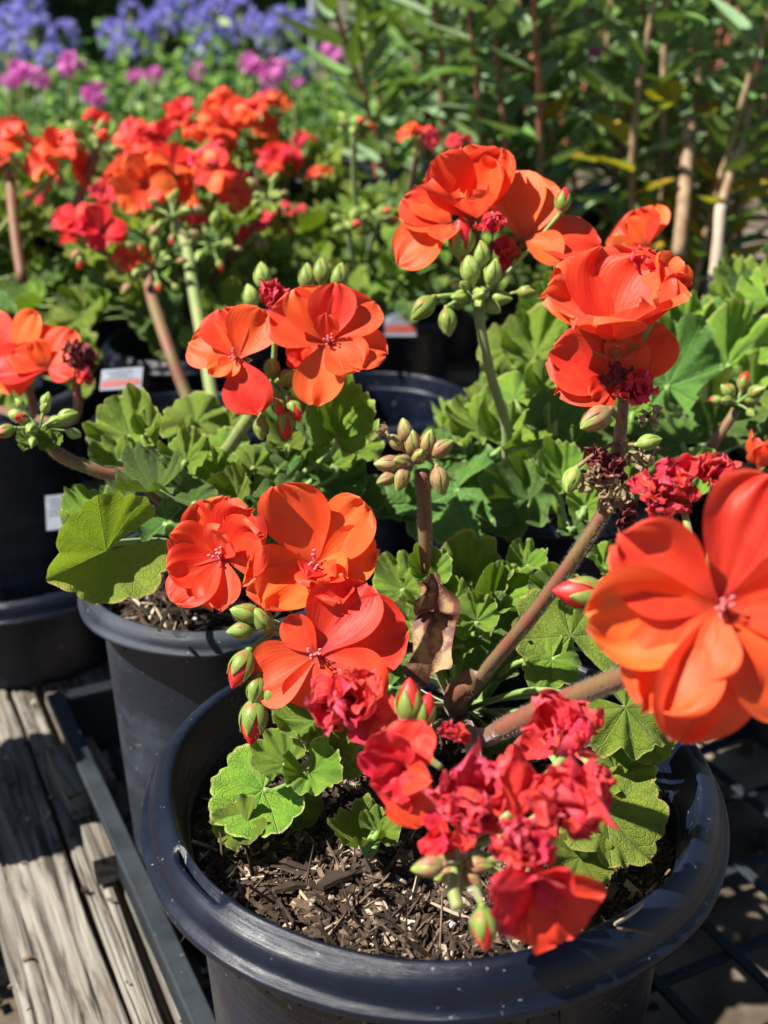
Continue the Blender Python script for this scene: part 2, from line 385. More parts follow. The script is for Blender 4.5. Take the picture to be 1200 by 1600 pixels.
# flower centre: stamens
def stamen_mesh(seed):
    r = random.Random(seed); b = MB()
    for k in range(9):
        a = r.uniform(0, 6.28); l = r.uniform(.16, .30); t = r.uniform(.1, .5)
        tip = Vector((math.cos(a)*t*l, math.sin(a)*t*l, l)); mid = tip*.5+Vector((0, 0, .02))
        b.tube([Vector((0, 0, -.02)), mid, tip], [.014, .011, .008], 5)
        b.tube([tip-Vector((.02, 0, 0)), tip+Vector((.02, .01, .01))], [.02, .018], 5)
    return b.mesh('stamens', [M_stamen])
STM = [stamen_mesh(i) for i in range(3)]
def calyx_mesh(mat, ln=.42, seed=1):
    r = random.Random(seed); b = MB()
    for k in range(5):
        a = k*2*math.pi/5 + r.uniform(-.2, .2); sp = r.uniform(.3, .7)
        X = Vector((math.cos(a), math.sin(a), 0)); T = Vector((-math.sin(a), math.cos(a), 0))
        def fn(u, v):
            wv = .07*math.sin(min(1, v*1.6+.15)*math.pi/2)*(1-v)**.6*1.3
            return tuple(X*(.03+v*ln*sp) + T*((u*2-1)*wv) + Vector((0, 0, -.22+v*ln*.8*(1-v*.3))) + X*(-.03*(u*2-1)**2))
        b.quadgrid(3, 6, fn)
    b.tube([(0, 0, -.55), (0, 0, -.4), (0, 0, -.22), (0, 0, -.1)], [.03, .035, .055, .06], 7)
    return b.mesh('calyx', [mat])
CALYX = [calyx_mesh(M_sepal, seed=i) for i in range(2)]

def flower(parent, M, pool, n=6, open_=(15, 40), seed=0, layers=1, size=(.85, 1.05), flat=None, stm=True, name='flower', azs=None, partlabel=None):
    """part 'flower' (its calyx) with sub-parts petal and stamens. M scale = flower radius"""
    r = random.Random(seed); f = link(name, CALYX[seed % 2], M, parent)
    if partlabel: f['label'] = partlabel
    if azs is None:
        azs = [360*i/n + r.uniform(-13, 13) for i in range(n)]
    for ly in range(layers):
        for i, a in enumerate(azs):
            if isinstance(a, tuple): az, el, sc = a
            else:
                az = a + ly*360/len(azs)/2; el = r.uniform(*open_) + ly*24; sc = r.uniform(*size)*(1-ly*.25)
            q = Matrix.Rotation(rad(az), 4, 'Z') @ Matrix.Rotation(rad(el), 4, 'X') @ Matrix.Translation((0, .03, .006*i)) @ Matrix.Rotation(rad(r.uniform(-14, 14)), 4, 'Y') @ Matrix.Scale(sc, 4)
            link('petal', pool[r.randrange(len(pool))], M @ q, f)
    if stm: link('stamens', STM[seed % 3], M @ Matrix.Scale(.8, 4), f)
    return f

# crumpled ball / wilted clump
def wilted(parent, M, pool, n=12, seed=0, name='wilted_flower', spread=1.0, size=(.6, .95)):
    r = random.Random(seed*7+3); f = link(name, CALYX[seed % 2], M, parent)
    for i in range(n):
        az = i*137.5 + r.uniform(-20, 20); el = lerp(88, 5, (i/n)**.8)*spread + r.uniform(-12, 12)
        q = Matrix.Rotation(rad(az), 4, 'Z') @ Matrix.Rotation(rad(el), 4, 'X') @ Matrix.Rotation(rad(r.uniform(-30, 30)), 4, 'Y') @ Matrix.Scale(r.uniform(*size), 4)
        link('petal', pool[r.randrange(len(pool))], M @ q, f)
    return f

# buds: core + calyx of five sepals + short stalk. local z axis is the tip, length 1
def bud_core(mat, fat=.30, seed=0):
    b = MB(); r = random.Random(seed); ph = r.uniform(0, 6)
    def fn(u, v):
        a = u*2*math.pi; q = math.sin(math.pi*min(1, v**.85))**.75
        rr = fat*q*(1+.05*math.cos(5*a+ph+v*2))
        return (rr*math.cos(a), rr*math.sin(a), v)
    b.quadgrid(16, 12, fn, wrap=True)
    return b.mesh('bud', [mat])
def bud_calyx(mat, fat=.30, ln=.95, seed=0):
    r = random.Random(seed+50); b = MB()
    for k in range(5):
        a0 = k*2*math.pi/5 + r.uniform(-.08, .08); L = ln*r.uniform(.92, 1.05)
        def fn(u, v):
            vv = min(.999, v*L); q = math.sin(math.pi*max(.02, vv)**.85)**.75
            half = .66*(1-max(0, v-.35)/.65)**.6 if v > .35 else .66
            t = u*2-1; a = a0+t*half*(1 if v < 1 else 0); rr = fat*q*1.07+.012+.035*(1-t*t)*q*.6
            if v > .95: rr += .03
            return (rr*math.cos(a), rr*math.sin(a), v*L-.01)
        b.quadgrid(5, 9, fn)
        for h in range(22):   # bristly hairs
            v = r.uniform(.1, .85); a = a0+r.uniform(-.5, .5); q = math.sin(math.pi*v**.85)**.75; rr = fat*q*1.07+.03
            c = Vector((rr*math.cos(a), rr*math.sin(a), v)); o = Vector((math.cos(a), math.sin(a), .3))*.07
            tt = Vector((-math.sin(a), math.cos(a), 0))*.006
            b.face([c-tt, c+tt, c+o], 1)
    b.tube([(0, 0, -.10), (0, 0, -.02), (0, 0, .05)], [.07, .10, .12], 8)
    return b.mesh('calyx', [mat, M_hair])
BUDC = {'red': [bud_core(M_bud_red, .27, i) for i in range(2)], 'green': [bud_core(M_sepal_pale, .28, i) for i in range(2)]}
BUDX = {'brown': [bud_calyx(M_sepal_brown, .27, .97, i) for i in range(3)], 'red': [bud_calyx(M_sepal, .27, .78, i) for i in range(3)], 'green': [bud_calyx(M_sepal_pale, .28, .98, i) for i in range(3)],
        'olive': [bud_calyx(M_sepal, .28, .97, i) for i in range(3)]}
def bud(parent, pos, tip, ln, kind='green', seed=0, stalk_from=None, sm=None):
    """tip: world direction. pos: middle of the bud"""
    tip = Vector(tip).normalized(); base = Vector(pos)-tip*ln*.5
    M = frame_w(base, tip, tip.orthogonal(), ln)
    o = link('bud', BUDC['red' if kind == 'red' else 'green'][seed % 2], M, parent)
    link('calyx', BUDX[kind][seed % 3], M, o)
    if stalk_from is not None:
        s = Vector(stalk_from); m = s.lerp(base, .5) - tip*ln*.18
        tube_part('bud_stalk', [s, m, base-tip*ln*.02], ln*.075, sm or M_petiole, parent, n=4, sides=7)
    return o
def tube_part(name, pts, r, mat, parent, n=6, sides=8, hairs=0, taper=1.0, seed=1, lump=0):
    pp = catmull(pts, n); b = MB(); rr = []
    rn = random.Random(seed)
    for i, p in enumerate(pp):
        t = i/(len(pp)-1); q = lerp(1, taper, t)*(1+lump*math.sin(i*1.3+seed))
        rr.append((r(t) if callable(r) else r*q))
    L = WMX[parent.name].translation if parent is not None else Vector()
    loc = [p-L for p in pp]
    b.tube(loc, rr, sides)
    for h in range(hairs):
        i = rn.randrange(len(loc)-1); t = rn.random(); p = loc[i].lerp(loc[i+1], t)
        ax = (loc[i+1]-loc[i]).normalized(); o = ax.orthogonal().normalized(); o.rotate(Matrix.Rotation(rn.uniform(0, 6.283), 3, ax)) 
        q = p+o*rr[i]*.97; l = rn.uniform(.0006, .0016); tt = ax*.00008; e = q+o*l+ax*rn.uniform(-.0004, .0004)
        b.face([q-tt, q+tt, e], 1)
    return link(name, b.mesh(name, [mat, M_hair]), Matrix.Translation(L), parent)

# ------------------------------------------------------------------ geranium leaf
def leaf_mesh(mat, seed, rings=14, seg=98, cup=.15, ruf=.10, pleat=.05, fold=0.0, curl=0.0, hole=False):
    r = random.Random(seed*17+5); ph = [r.uniform(0, 6.28) for _ in range(6)]; off = Vector((seed*3.1, 0, 0))
    spread = rad(r.uniform(150, 168)); lob = [r.uniform(.93, 1.06) for _ in range(8)]
    b = MB()
    def fn(u, v):
        th = (u*2-1)*spread; a = abs(th)/math.pi
        k = u*7; fk = abs((k % 1)-.5)*2   # 0 at the vein, 1 in the notch
        env = 1-.16*a**1.5
        li = min(6, int(k)); lb = lerp(lob[li], (lob[li]+lob[min(6, li+1)])/2 if k % 1 > .5 else (lob[li]+lob[max(0, li-1)])/2, fk)
        edge = env*lb*(1-.085*fk**2.6) * (1+.036*abs(math.sin(k*math.pi*3))-.015)
        rr = v*lerp(1, edge, v**.7)
        x = math.sin(th)*rr; y = math.cos(th)*rr
        z = cup*rr*rr + pleat*rr*(.5+.5*math.cos(math.pi*fk))*-1 + pleat*.5*rr
        z += ruf*1.15*v**3*(math.sin(th*3.1+ph[0])+.6*math.sin(th*6+ph[1])+.5*math.sin(th*12+ph[2])+.22*math.sin(th*21+ph[3]))
        z += ruf*.6*v**3*math.cos(k*2*math.pi+.6*math.sin(ph[4]+k))*(1 if seed % 2 else -1)
        z += fold*abs(x) - curl*max(0, v-.5)**2*2.2
        z += .07*noise.noise(Vector((x*1.4, y*1.4, 0))+off)*2
        z += .022*noise.noise(Vector((x*6, y*6, 0))+off)+.008*noise.noise(Vector((x*16, y*16, 0))+off)
        x *= 1-.25*abs(fold)
        return (x, y, z)
    b.quadgrid(seg, rings, fn)
    if hole:
        keep = [i for i, f in enumerate(b.f) if not (18 <= i % seg <= 19 and i//seg == 9)]
        b.f = [b.f[i] for i in keep]; b.mi = [0]*len(keep); uv = []
        for i in keep: uv += b.uv[i*4:i*4+4]
        b.uv = uv
    return b.mesh('leaf', [mat])
LP = [leaf_mesh(M_leaf, i, cup=[.18, -.14, .62, .34, .75, -.22, .55, .12][i], ruf=[.08, .12, .20, .13, .17, .11, .24, .05][i],
      pleat=[.10, .14, .22, .16, .26, .10, .20, .08][i], fold=[0, 0, .2, .15, .35, 0, .1, 0][i], curl=[0, .2, .1, 0, -.1, .3, .15, .1][i], hole=(i == 7)) for i in range(8)]
LPY = [leaf_mesh(M_leaf_y, i+20, cup=.1+.1*i, ruf=.10, pleat=.11, fold=[0, .12, .2, .55][i]) for i in range(4)]
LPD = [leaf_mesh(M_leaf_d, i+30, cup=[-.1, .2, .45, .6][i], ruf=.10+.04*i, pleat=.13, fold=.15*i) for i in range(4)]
LPF = [leaf_mesh(M_leaf, i+40, 7, 56, cup=.2*i-.1, ruf=.16, pleat=.16, fold=.12*i) for i in range(5)]
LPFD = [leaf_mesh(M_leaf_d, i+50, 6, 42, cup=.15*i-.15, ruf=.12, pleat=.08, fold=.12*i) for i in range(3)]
LPFY = [leaf_mesh(M_leaf_y, i+60, 6, 56, cup=.3+.2*i, ruf=.2, pleat=.1, fold=.15*i) for i in range(2)]

def leaf(parent, px, py, d, rpx, ang, n=(0, .6, .8), mesh=None, root=None, seed=0, pr=.0016, sag=.02):
    """blade centre at pixel px,py and depth d, radius rpx pixels; petiole runs to root"""
    s = rpx/FPX*d; M0 = frame(Vector(), n, ang, s)
    c = W(px, py, d) - (M0 @ Vector((0, .12, 0))); M = Matrix.Translation(c) @ M0
    o = link('leaf', mesh, M, parent)
    if root is not None:
        r = Vector(root); yd = (M.to_3x3() @ Vector((0, 1, 0))).normalized(); nn = (M.to_3x3() @ Vector((0, 0, 1))).normalized()
        mid = r.lerp(c, .5) + Vector((0, 0, sag)); p2 = c - yd*s*.35 - nn*s*.3
        pt = tube_part('leaf_stalk', [r, mid, p2, c-nn*s*.015], pr, M_petiole, parent, n=5, sides=7, seed=seed)
    return o

# ------------------------------------------------------------------ pots
def pot_mesh(Rr, H, Rb, slots=(), mat=None, seg=128, k=1.0):
    b = MB(); s = Rr/.13
    # profile outer->inner, z relative to the rim top
    prof = [(0, -H), (Rb*.8, -H), (Rb, -H+.001), (Rb+.001, -H+.004)]
    wt = Rr-.021*s   # wall radius under the rim
    for i in range(1, 9): 
        t = i/9; prof.append((lerp(Rb, wt, t), lerp(-H, -.024*s, t)))
    prof += [(wt, -.026*s), (wt+.001, -.0215*s), (Rr-.0015*s, -.0205*s), (Rr+.0004*s, -.0195*s), (Rr+.0006*s, -.0168*s), (Rr-.0004*s, -.0156*s),
             (Rr-.0028*s, -.0150*s), (Rr-.0033*s, -.0110*s), (Rr-.0045*s, -.0070*s), (Rr-.0066*s, -.0040*s), (Rr-.0090*s, -.0024*s), (Rr-.0106*s, -.0014*s), (Rr-.0120*s, -.0009*s), (Rr-.0135*s, -.0010*s),
             (Rr-.0145*s, -.003*s), (Rr-.0151*s, -.0062*s), (Rr-.0190*s, -.02*s), (lerp(Rb, wt, .8)-.003, -.2*H), (lerp(Rb, wt, .4)-.003, -.6*H), (Rb-.003, -H+.006), (0, -H+.006)]
    n = len(prof)
    def fn(u, v):
        a = u*2*math.pi; j = min(n-1, int(round(v*(n-1)))); r, z = prof[j]
        if z > -.03: 
            wob = .0008*math.sin(3*a+1)+.0005*math.sin(7*a)
            r += wob
        for (a0, wd, jj, dp) in slots:
            if abs((math.degrees(a)-a0+180) % 360-180) < wd and j in jj: z -= dp
        return (r*math.cos(a), r*math.sin(a), z)
    b.quadgrid(seg, n-1, fn, wrap=True)
    return b.mesh('flower_pot', [mat])

def chip_mesh(mat, seed, l, wd, th):
    r = random.Random(seed); b = MB(); n = 5
    prof = []
    for i in range(n):
        t = i/(n-1); q = (.35+.65*math.sin(math.pi*(.12+.76*t)))*r.uniform(.75, 1.1)
        prof.append(((t-.5)*l, q*wd/2, th/2*r.uniform(.6, 1.2), r.uniform(-.1, .1)*wd, math.sin(t*3+seed)*th*.9))
    for i, (y, hw, ht, dx, dz) in enumerate(prof):
        for x, z in ((-1, -.7), (1, -1), (.8, 1), (-.9, .8)): b.v.append((x*hw+dx, y, z*ht+dz))
    for i in range(n-1):
        for k in range(4):
            k2 = (k+1) % 4; b.f.append((i*4+k, i*4+k2, i*4+4+k2, i*4+4+k)); b.mi.append(0); b.uv += [(0, 0), (1, 0), (1, 1), (0, 1)]
    b.f.append((3, 2, 1, 0)); b.f.append(tuple((n-1)*4+k for k in range(4))); b.mi += [0, 0]; b.uv += [(0, 0)]*8
    return b.mesh('bark_chip', [mat], smooth=False)
CHIPS = []
for i in range(14):
    r = random.Random(i); CHIPS.append(chip_mesh([M_chipA, M_chipC, M_chipC, M_chipB, M_chipC][i % 5], i, r.uniform(.010, .024), r.uniform(.0022, .0075), r.uniform(.0012, .003)))
STICKS = [chip_mesh([M_chipA, M_chipB][i % 2], i+40, r_, .0013, .0011) for i, r_ in enumerate((.018, .026, .034, .022))]
def soil(Rs, center, z, label, nbig, nsmall, seed, maxpx=True):
    r = random.Random(seed); cx, cy = center; S = link('potting_soil', None, Matrix.Translation((cx, cy, z)))
    tag(S, label, 'soil', kind='stuff')
    def hgt(x, y):
        return .0045*noise.noise(Vector((x*22+seed, y*22, 0)))+.0022*noise.noise(Vector((x*75, y*75, seed)))+.0012*noise.noise(Vector((x*240, y*240, seed)))
    b = MB()
    def fn(u, v):
        a = u*2*math.pi; q = Rs*v; x = q*math.cos(a); y = q*math.sin(a); return (x, y, hgt(x, y))
    b.quadgrid(110, 46, fn, wrap=True)
    link('soil_surface', b.mesh('soil_surface', [M_soil]), Matrix.Translation((cx, cy, z)), S)
    for i in range(nbig):
        q = Rs*.97*math.sqrt(r.random()); a = r.uniform(0, 6.283); x = q*math.cos(a); y = q*math.sin(a)
        pool = STICKS if r.random() < .45 else CHIPS
        M = Matrix.Translation((cx+x, cy+y, z+hgt(x, y)+r.uniform(.0005, .0045))) @ Matrix.Rotation(r.uniform(0, 6.283), 4, 'Z') @ Matrix.Rotation(r.gauss(0, .28), 4, 'X') @ Matrix.Rotation(r.gauss(0, .4), 4, 'Y') @ Matrix.Scale(r.uniform(.5, 1.0)*(1.35 if r.random() < .25 else 1), 4)
        link('bark_chip', pool[r.randrange(len(pool))], M, S)
    b = MB()
    for i in range(nsmall):
        q = Rs*.99*math.sqrt(r.random()); a = r.uniform(0, 6.283); x = q*math.cos(a); y = q*math.sin(a)
        rot = Matrix.Rotation(r.uniform(0, 6.283), 3, 'Z') @ Matrix.Rotation(r.gauss(0, .45), 3, 'X') @ Matrix.Rotation(r.gauss(0, .6), 3, 'Y')
        k = r.random(); l = r.uniform(.0012, .0055) if k < .9 else r.uniform(.006, .012)
        mi = r.choices([0, 1, 2, 3, 4], [12, 24, 64, 2.5, 14])[0]
        if mi == 3: b.box((x, y, hgt(x, y)+.0012), .0011, .0012, .0010, 3, rot, .4, r)
        else: b.box((x, y, hgt(x, y)+r.uniform(.0003, .003)), l*r.uniform(.12, .35) if k < .9 else .0004, l if k < .9 else l*1.5, r.uniform(.0003, .0009), 2 if mi == 4 else mi, rot, .4, r)
    p = link('soil_crumbs', b.mesh('soil_crumbs', [M_chipA, M_chipB, M_chipC, M_white], smooth=False), Matrix.Translation((cx, cy, z)), S); p['kind'] = 'stuff'
    return S

# ================================================================== THE SETTING
g = MB()
def gfn(u, v):
    # a dense patch near the bench, coarse out to the horizon
    x = math.copysign(abs(u*2-1)**3*60, u*2-1); y = -4 + v**3*110
    return (x, y, -.135 + .012*noise.noise(Vector((x*2, y*2, 0))) + .006*noise.noise(Vector((x*9, y*9, 3))))
g.quadgrid(160, 220, gfn)
tag(link('ground', g.mesh('ground', [M_ground])), 'bare brown dirt ground with bits of bark under the benches', None, None, 'structure')
# loose bits on the ground
b = MB(); r = random.Random(5)
for i in range(2600):
    x = r.uniform(-.75, .2); y = r.uniform(.3, 2.2)
    if i > 1600: x = r.uniform(-.2, 1.6); y = r.uniform(.6, 3.0)
    rot = Matrix.Rotation(r.uniform(0, 6.28), 3, 'Z') @ Matrix.Rotation(r.gauss(0, .4), 3, 'X')
    l = r.uniform(.003, .012); b.box((x, y, -.130+r.uniform(0, .006)), l*r.uniform(.2, .8), l, r.uniform(.001, .004), r.choice([0, 1, 1, 2]), rot, .4, r)
tag(link('ground_litter', b.mesh('ground_litter', [M_chipA, M_chipB, M_chipC], smooth=False)), 'scattered bark and stone crumbs on the dirt ground', None, None, 'stuff')

# ---- wooden planks (bench top / pallet) running away from the camera to the left
PZL = 0.0
pA = PZ(205, 1600, PZL); pB = PZ(-10, 1010, PZL)      # one long joint seen in the photo
pd = (pB-pA).normalized(); pd.z = 0; pd.normalize(); pn = Vector((pd.y, -pd.x, 0))   # pn points right
pallet = thing('wooden_bench', (pA.x, pA.y, -.04), 'low bench of weathered grey wooden planks under the front pots, lower left', 'bench')
def plank(a, b_, wd, off, th, z, seed, split=False):
    """a,b_: distances along pd; off: distance along pn"""
    r = random.Random(seed); mb = MB(); nL = 150; L = b_-a
    nx = 34; cr = [(r.uniform(.12, .88), r.uniform(.4, 1.6), r.uniform(0, 9)) for _ in range(4)]
    def top(u, v):
        x = (u-.5)*wd; y = v*L
        e = 1-abs(u*2-1); gz = 0
        for (cu, fq, po) in cr:
            q = abs(u-cu-.07*noise.noise(Vector((y*fq*4, po, seed))))
            if q < .022: gz -= .0055*(1-q/.022)*max(0, min(1, .5+2.2*noise.noise(Vector((y*5, po*3, 1)))))
        return (x+.0016*noise.noise(Vector((u*3, y*9, seed))), y, .0018*noise.noise(Vector((x*140, y*7, seed)))+gz+.0014*noise.noise(Vector((x*420, y*14, seed)))-(.003 if e < .01 else 0) + .002*noise.noise(Vector((0, y*5, seed))))
    mb.quadgrid(nx, nL, top)
    n0 = len(mb.v)
    # sides and ends
    for side in (0, 1):
        u = float(side)
        def sf(p, q):
            t = top(u, q); return (t[0], t[1], t[2]-p*th)
        mb.quadgrid(2, nL, sf)
    for end in (0, 1):
        v = float(end)
        def ef(p, q):
            t = top(p, v); return (t[0], t[1], t[2]-q*th)
        mb.quadgrid(nx, 2, ef)
    org = pA + pd*a + pn*off + Vector((0, 0, z-pA.z))
    M = Matrix.Translation(org) @ Matrix((pn, pd, Vector((0, 0, 1)))).transposed().to_4x4()
    return link('plank', mb.mesh('plank', [M_wood]), M, pallet)
pitchw = .089
plank(-.5, 1.6, .054, -.0285, .03, 0, 1); plank(-.5, 1.6, .017, .0105, .028, -.002, 2)
for k in range(9):
    plank((-.5 if k < 2 else .42)+.02*k, 1.7, .078, .066+k*.092, .03, -.001*(k % 2), 3+k)
# cross members under them
for q in (-.32, .52, .95, 1.45):
    mb = MB(); mb.box((0, 0, 0), .62, .045, .045)
    link('cross_beam', mb.mesh('cross_beam', [M_wood], False), Matrix.Translation(pA+pd*q+pn*.50+Vector((0, 0, -.077))) @ Matrix((pn, pd, Vector((0, 0, 1)))).transposed().to_4x4(), pallet)
b = MB(); r = random.Random(15)
for i in range(170):
    p = pA + pd*r.uniform(-.1, .9) + pn*(r.choice([.004, .022, .022, .0])+r.gauss(0, .05)); rot = Matrix.Rotation(r.uniform(0, 6.28), 3, 'Z') @ Matrix.Rotation(r.gauss(0, .3), 3, 'X')
    l = r.uniform(.0008, .0028); b.box((p.x, p.y, .0015), l*r.uniform(.2, .7), l, r.uniform(.0005, .0015), r.choice([0, 1, 1, 2]), rot, .4, r)
tag(link('bark_crumbs', b.mesh('bark_crumbs', [M_chipA, M_chipB, M_chipC], smooth=False)), 'spilled bark crumbs on the wooden planks', None, None, 'stuff')
# short broken block lying by the tray
def block(px, py, z, hx, hy, hz, ang, lab):
    mb = MB(); mb.box((0, 0, 0), hx, hy, hz, jit=.08, rnd=random.Random(3))
    o = link('wood_offcut', mb.mesh('wood_offcut', [M_wood], False), Matrix.Translation(PZ(px, py, z)+Vector((0, 0, 0))) @ Matrix.Rotation(ang, 4, 'Z'))
    return tag(o, lab, 'wood block')
block(165, 1330, .012, .012, .020, .0105, math.atan2(pd.y, pd.x)-math.pi/2, 'short brown wood offcut lying on the planks beside the black tray')
block(128, 1215, .014, .018, .030, .0125, math.atan2(pd.y, pd.x)-math.pi/2+.08, 'longer pale wood offcut wedged on the planks behind the short one')

# ---- black tray with lattice floor under the pots
TZ = .062
tc = PZ(72, 1085, TZ); te = PZ(300, 1600, TZ); tdir = (te-tc).normalized(); tperp = Vector((-tdir.y, tdir.x, 0))
if tperp.x < 0: tperp = -tperp
tray = thing('black_tray', (tc.x, tc.y, .006), 'black plastic nursery tray with open lattice floor holding the front pots', 'tray')
TL, TWd = .62, .60
TM = Matrix.Translation((tc.x, tc.y, 0)) @ Matrix((tdir, tperp, Vector((0, 0, 1)))).transposed().to_4x4()
def tbox(name, x0, x1, y0, y1, z0, z1, bev=True):
    mb = MB(); mb.box(((x0+x1)/2, (y0+y1)/2, (z0+z1)/2), (x1-x0)/2, (y1-y0)/2, (z1-z0)/2)
    o = link(name, mb.mesh(name, [M_tray], False), TM, tray)
    md = o.modifiers.new('bevel', 'BEVEL'); md.width = min(.0012, (z1-z0)*.3); md.segments = 2
    return o
if (Vector((0, 0, 1)).dot(tdir.cross(tperp))) < 0: pass
rw = .0125
tbox('tray_rim', 0, TL, 0, rw, TZ-.006, TZ); tbox('tray_rim', 0, TL, TWd-rw, TWd, TZ-.006, TZ)
tbox('tray_rim', 0, rw, rw, TWd-rw, TZ-.0062, TZ-.0002); tbox('tray_rim', TL-rw, TL, rw, TWd-rw, TZ-.0062, TZ-.0002)
tbox('tray_wall', .002, TL-.002, rw-.004, rw-.001, .006, TZ-.0055); tbox('tray_wall', .002, TL-.002, TWd-rw+.001, TWd-rw+.004, .006, TZ-.0055)
tbox('tray_wall', rw-.004, rw-.001, rw, TWd-rw, .006, TZ-.0055); tbox('tray_wall', TL-rw+.001, TL-rw+.004, rw, TWd-rw, .006, TZ-.0055)
nb = 10
for i in range(nb):
    x = rw+(TL-2*rw)*(i+.5)/nb; tbox('lattice_bar', x-.0036, x+.0036, rw, TWd-rw, .006, .010)
for i in range(nb):
    y = rw+(TWd-2*rw)*(i+.5)/nb; tbox('lattice_bar', rw, TL-rw, y-.0036, y+.0036, .0101, .0135)
PB = .014   # pots stand on the lattice

# ================================================================== POTS
RIM = .24
FC = (.0215, .452); LC = (-.0965, .640)
LRIM = .245
def pot(c, Rr, z, Rb, label, mat, slots=(), H=None, group=None, base=None, seg=128):
    H = H or (z-PB if base is None else z-base)
    o = link('flower_pot', pot_mesh(Rr, H, Rb, slots, mat, seg), Matrix.Translation((c[0], c[1], z)))
    return tag(o, label, 'pot', group)
pot(FC, .130, RIM, .098, 'large black plastic nursery pot in front, bark and soil showing inside', M_pot,
    slots=((217, 8.5, (23, 24), .007), (6, 4.5, (23,), .008), (118, 6, (23,), .006)), seg=256)
pot(LC, .083, LRIM, .062, 'dusty black nursery pot directly behind left of the large front pot', M_pot_dusty, slots=((262, 1.6, (22, 23, 24), .0015),), seg=160)
soil(.1105, FC, RIM-.036, 'dark potting soil strewn with pale bark chips in the large front pot', 210, 11000, 3)
soil(.069, LC, LRIM-.022, 'dark shaded potting soil in the dusty pot behind left', 26, 500, 4)

# ================================================================== FRONT PLANT
FR = PZ(722, 1118, RIM-.034)          # crown on the soil
plantF = thing('geranium_plant', FR, 'geranium in the large front pot with orange-red blooms and crumpled crimson heads', 'plant', 'potted red geraniums')
# crown: short thick woody bases
tube_part('stem', [FR+Vector((0, 0, -.004)), W(712, 1090, .60), W(738, 1062, .585)], .0062, M_stem_red, plantF, hairs=300)
def pts(*a): return [W(*q) for q in a]
# peduncle to the wilted tall head
tube_part('stem', pts((716, 1112, .625), (760, 1048, .585), (835, 958, .545), (900, 868, .52), (948, 792, .51), (962, 740, .505)), .0036, M_stem_red, plantF, hairs=5000, taper=.8)
# peduncle to the large right flower
tube_part('stem', pts((780, 1142, .50), (850, 1108, .475), (930, 1075, .445), (1000, 1045, .415), (1075, 990, .385), (1110, 960, .375)), .0044, M_stem_red, plantF, hairs=4500, taper=.8)
tube_part('stem', pts((738, 1150, .60), (760, 1152, .545), (782, 1141, .50)), .0044, M_stem_red, plantF, hairs=500)
# thin pale side stalk
tube_part('stem', pts((716, 1112, .62), (690, 1065, .60), (668, 1010, .585)), .0016, M_petiole, plantF, hairs=150)
# stalk of the in-focus cluster, rises behind the flowers
CL = W(545, 950, .545)
tube_part('stem', [FR, W(640, 1075, .60), W(575, 990, .565), CL], .003, M_stem_green, plantF, hairs=600, taper=.8)
# stalk of the blurred crimson head leaning at the viewer
HB = W(722, 1330, .425)
tube_part('stem', [FR, W(738, 1160, .55), W(745, 1240, .47), HB], .0036, M_stem_red, plantF, hairs=800)

def FL(p, px, py, d, rpx, n, ang, pool, **k):
    return flower(p, frame(W(px, py, d), n, ang, rpx/FPX*d), pool, **k)
# --- in-focus flowers
FL(plantF, 496, 1022, .500, 144, (-.15, .12, .98), 90, P_OR, seed=11,
   azs=[(112, 4, .80), (178, 8, .66), (232, 14, .88), (285, 2, 1.0), (330, 8, .92), (40, 16, .5)], partlabel='broad open orange-red flower with dark centre')
FL(plantF, 492, 886, .515, 150, (.08, .30, .95), 95, P_OPEN, seed=12,
   azs=[(14, 14, .92), (308, 16, .86), (276, 22, .66), (104, 14, .74), (134, 18, .72), (180, 48, .44), (205, 42, .46), (160, 54, .40), (238, 40, .5), (190, 20, .6)], partlabel='upper orange-red flower with frilled petals')
for k, (a, e, s_) in enumerate([(150, 70, .42), (200, 60, .45), (240, 66, .4), (180, 84, .35), (215, 40, .5)]):
    pass
FL(plantF, 350, 872, .52, 150, (-.3, .2, .94), 90, P_OPEN, seed=13,
   azs=[(350, 26, .66), (318, 30, .72), (290, 30, .70), (28, 22, .62), (72, 20, .58), (112, 20, .58), (150, 16, .66), (182, 18, .58), (330, 52, .56)], partlabel='cup-shaped orange flower left of the cluster')
# buds hanging on the left side of the cluster
for px, py, ln, tip, kd in ((383, 958, 52, (-.7, .2, .3), 'olive'), (375, 985, 44, (-1, -.1, .2), 'olive'), (410, 968, 50, (-.3, .6, .4), 'olive'), (376, 1046, 66, (-.45, -1, .2), 'red'),
                            (400, 1080, 50, (-.1, -1, .2), 'olive'), (424, 1088, 46, (0, -1, .1), 'olive'), (396, 1128, 74, (-.1, -1, .1), 'red')):
    d = .505; bud(plantF, W(px, py, d), CR*tip[0]+CU*tip[1]-CF*tip[2], ln/FPX*d, kd, seed=px, stalk_from=W(455, 985, .53))

# --- blurred crimson / red head in front
wilted(plantF, frame(W(556, 1112, .445), (-.5, .4, .8), 90, 84/FPX*.445), P_WIL, 17, seed=1, size=(.7, 1.05))
FL(plantF, 632, 1200, .415, 96, (-.35, -.05, .9), 90, P_RED, seed=14, azs=[(15, 40, .9), (335, 30, .85), (60, 35, .75), (150, 25, .8), (205, 20, .95), (100, 50, .6), (255, 40, .7), (180, 60, .6)], stm=False)
wilted(plantF, frame(W(710, 1152, .43), (0, .6, .7), 90, 34/FPX*.43), P_WIL, 9, seed=2)
wilted(plantF, frame(W(884, 1160, .43), (.1, .55, .8), 90, 76/FPX*.43), P_WIL, 12, seed=3, size=(.7, 1.1))
wilted(plantF, frame(W(770, 1245, .40), (-.3, .4, .85), 80, 86/FPX*.40), P_WIL, 12, seed=4, size=(.75, 1.15))
wilted(plantF, frame(W(862, 1255, .385), (.2, .3, .9), 60, 96/FPX*.385), P_WIL, 12, seed=5, size=(.75, 1.15))
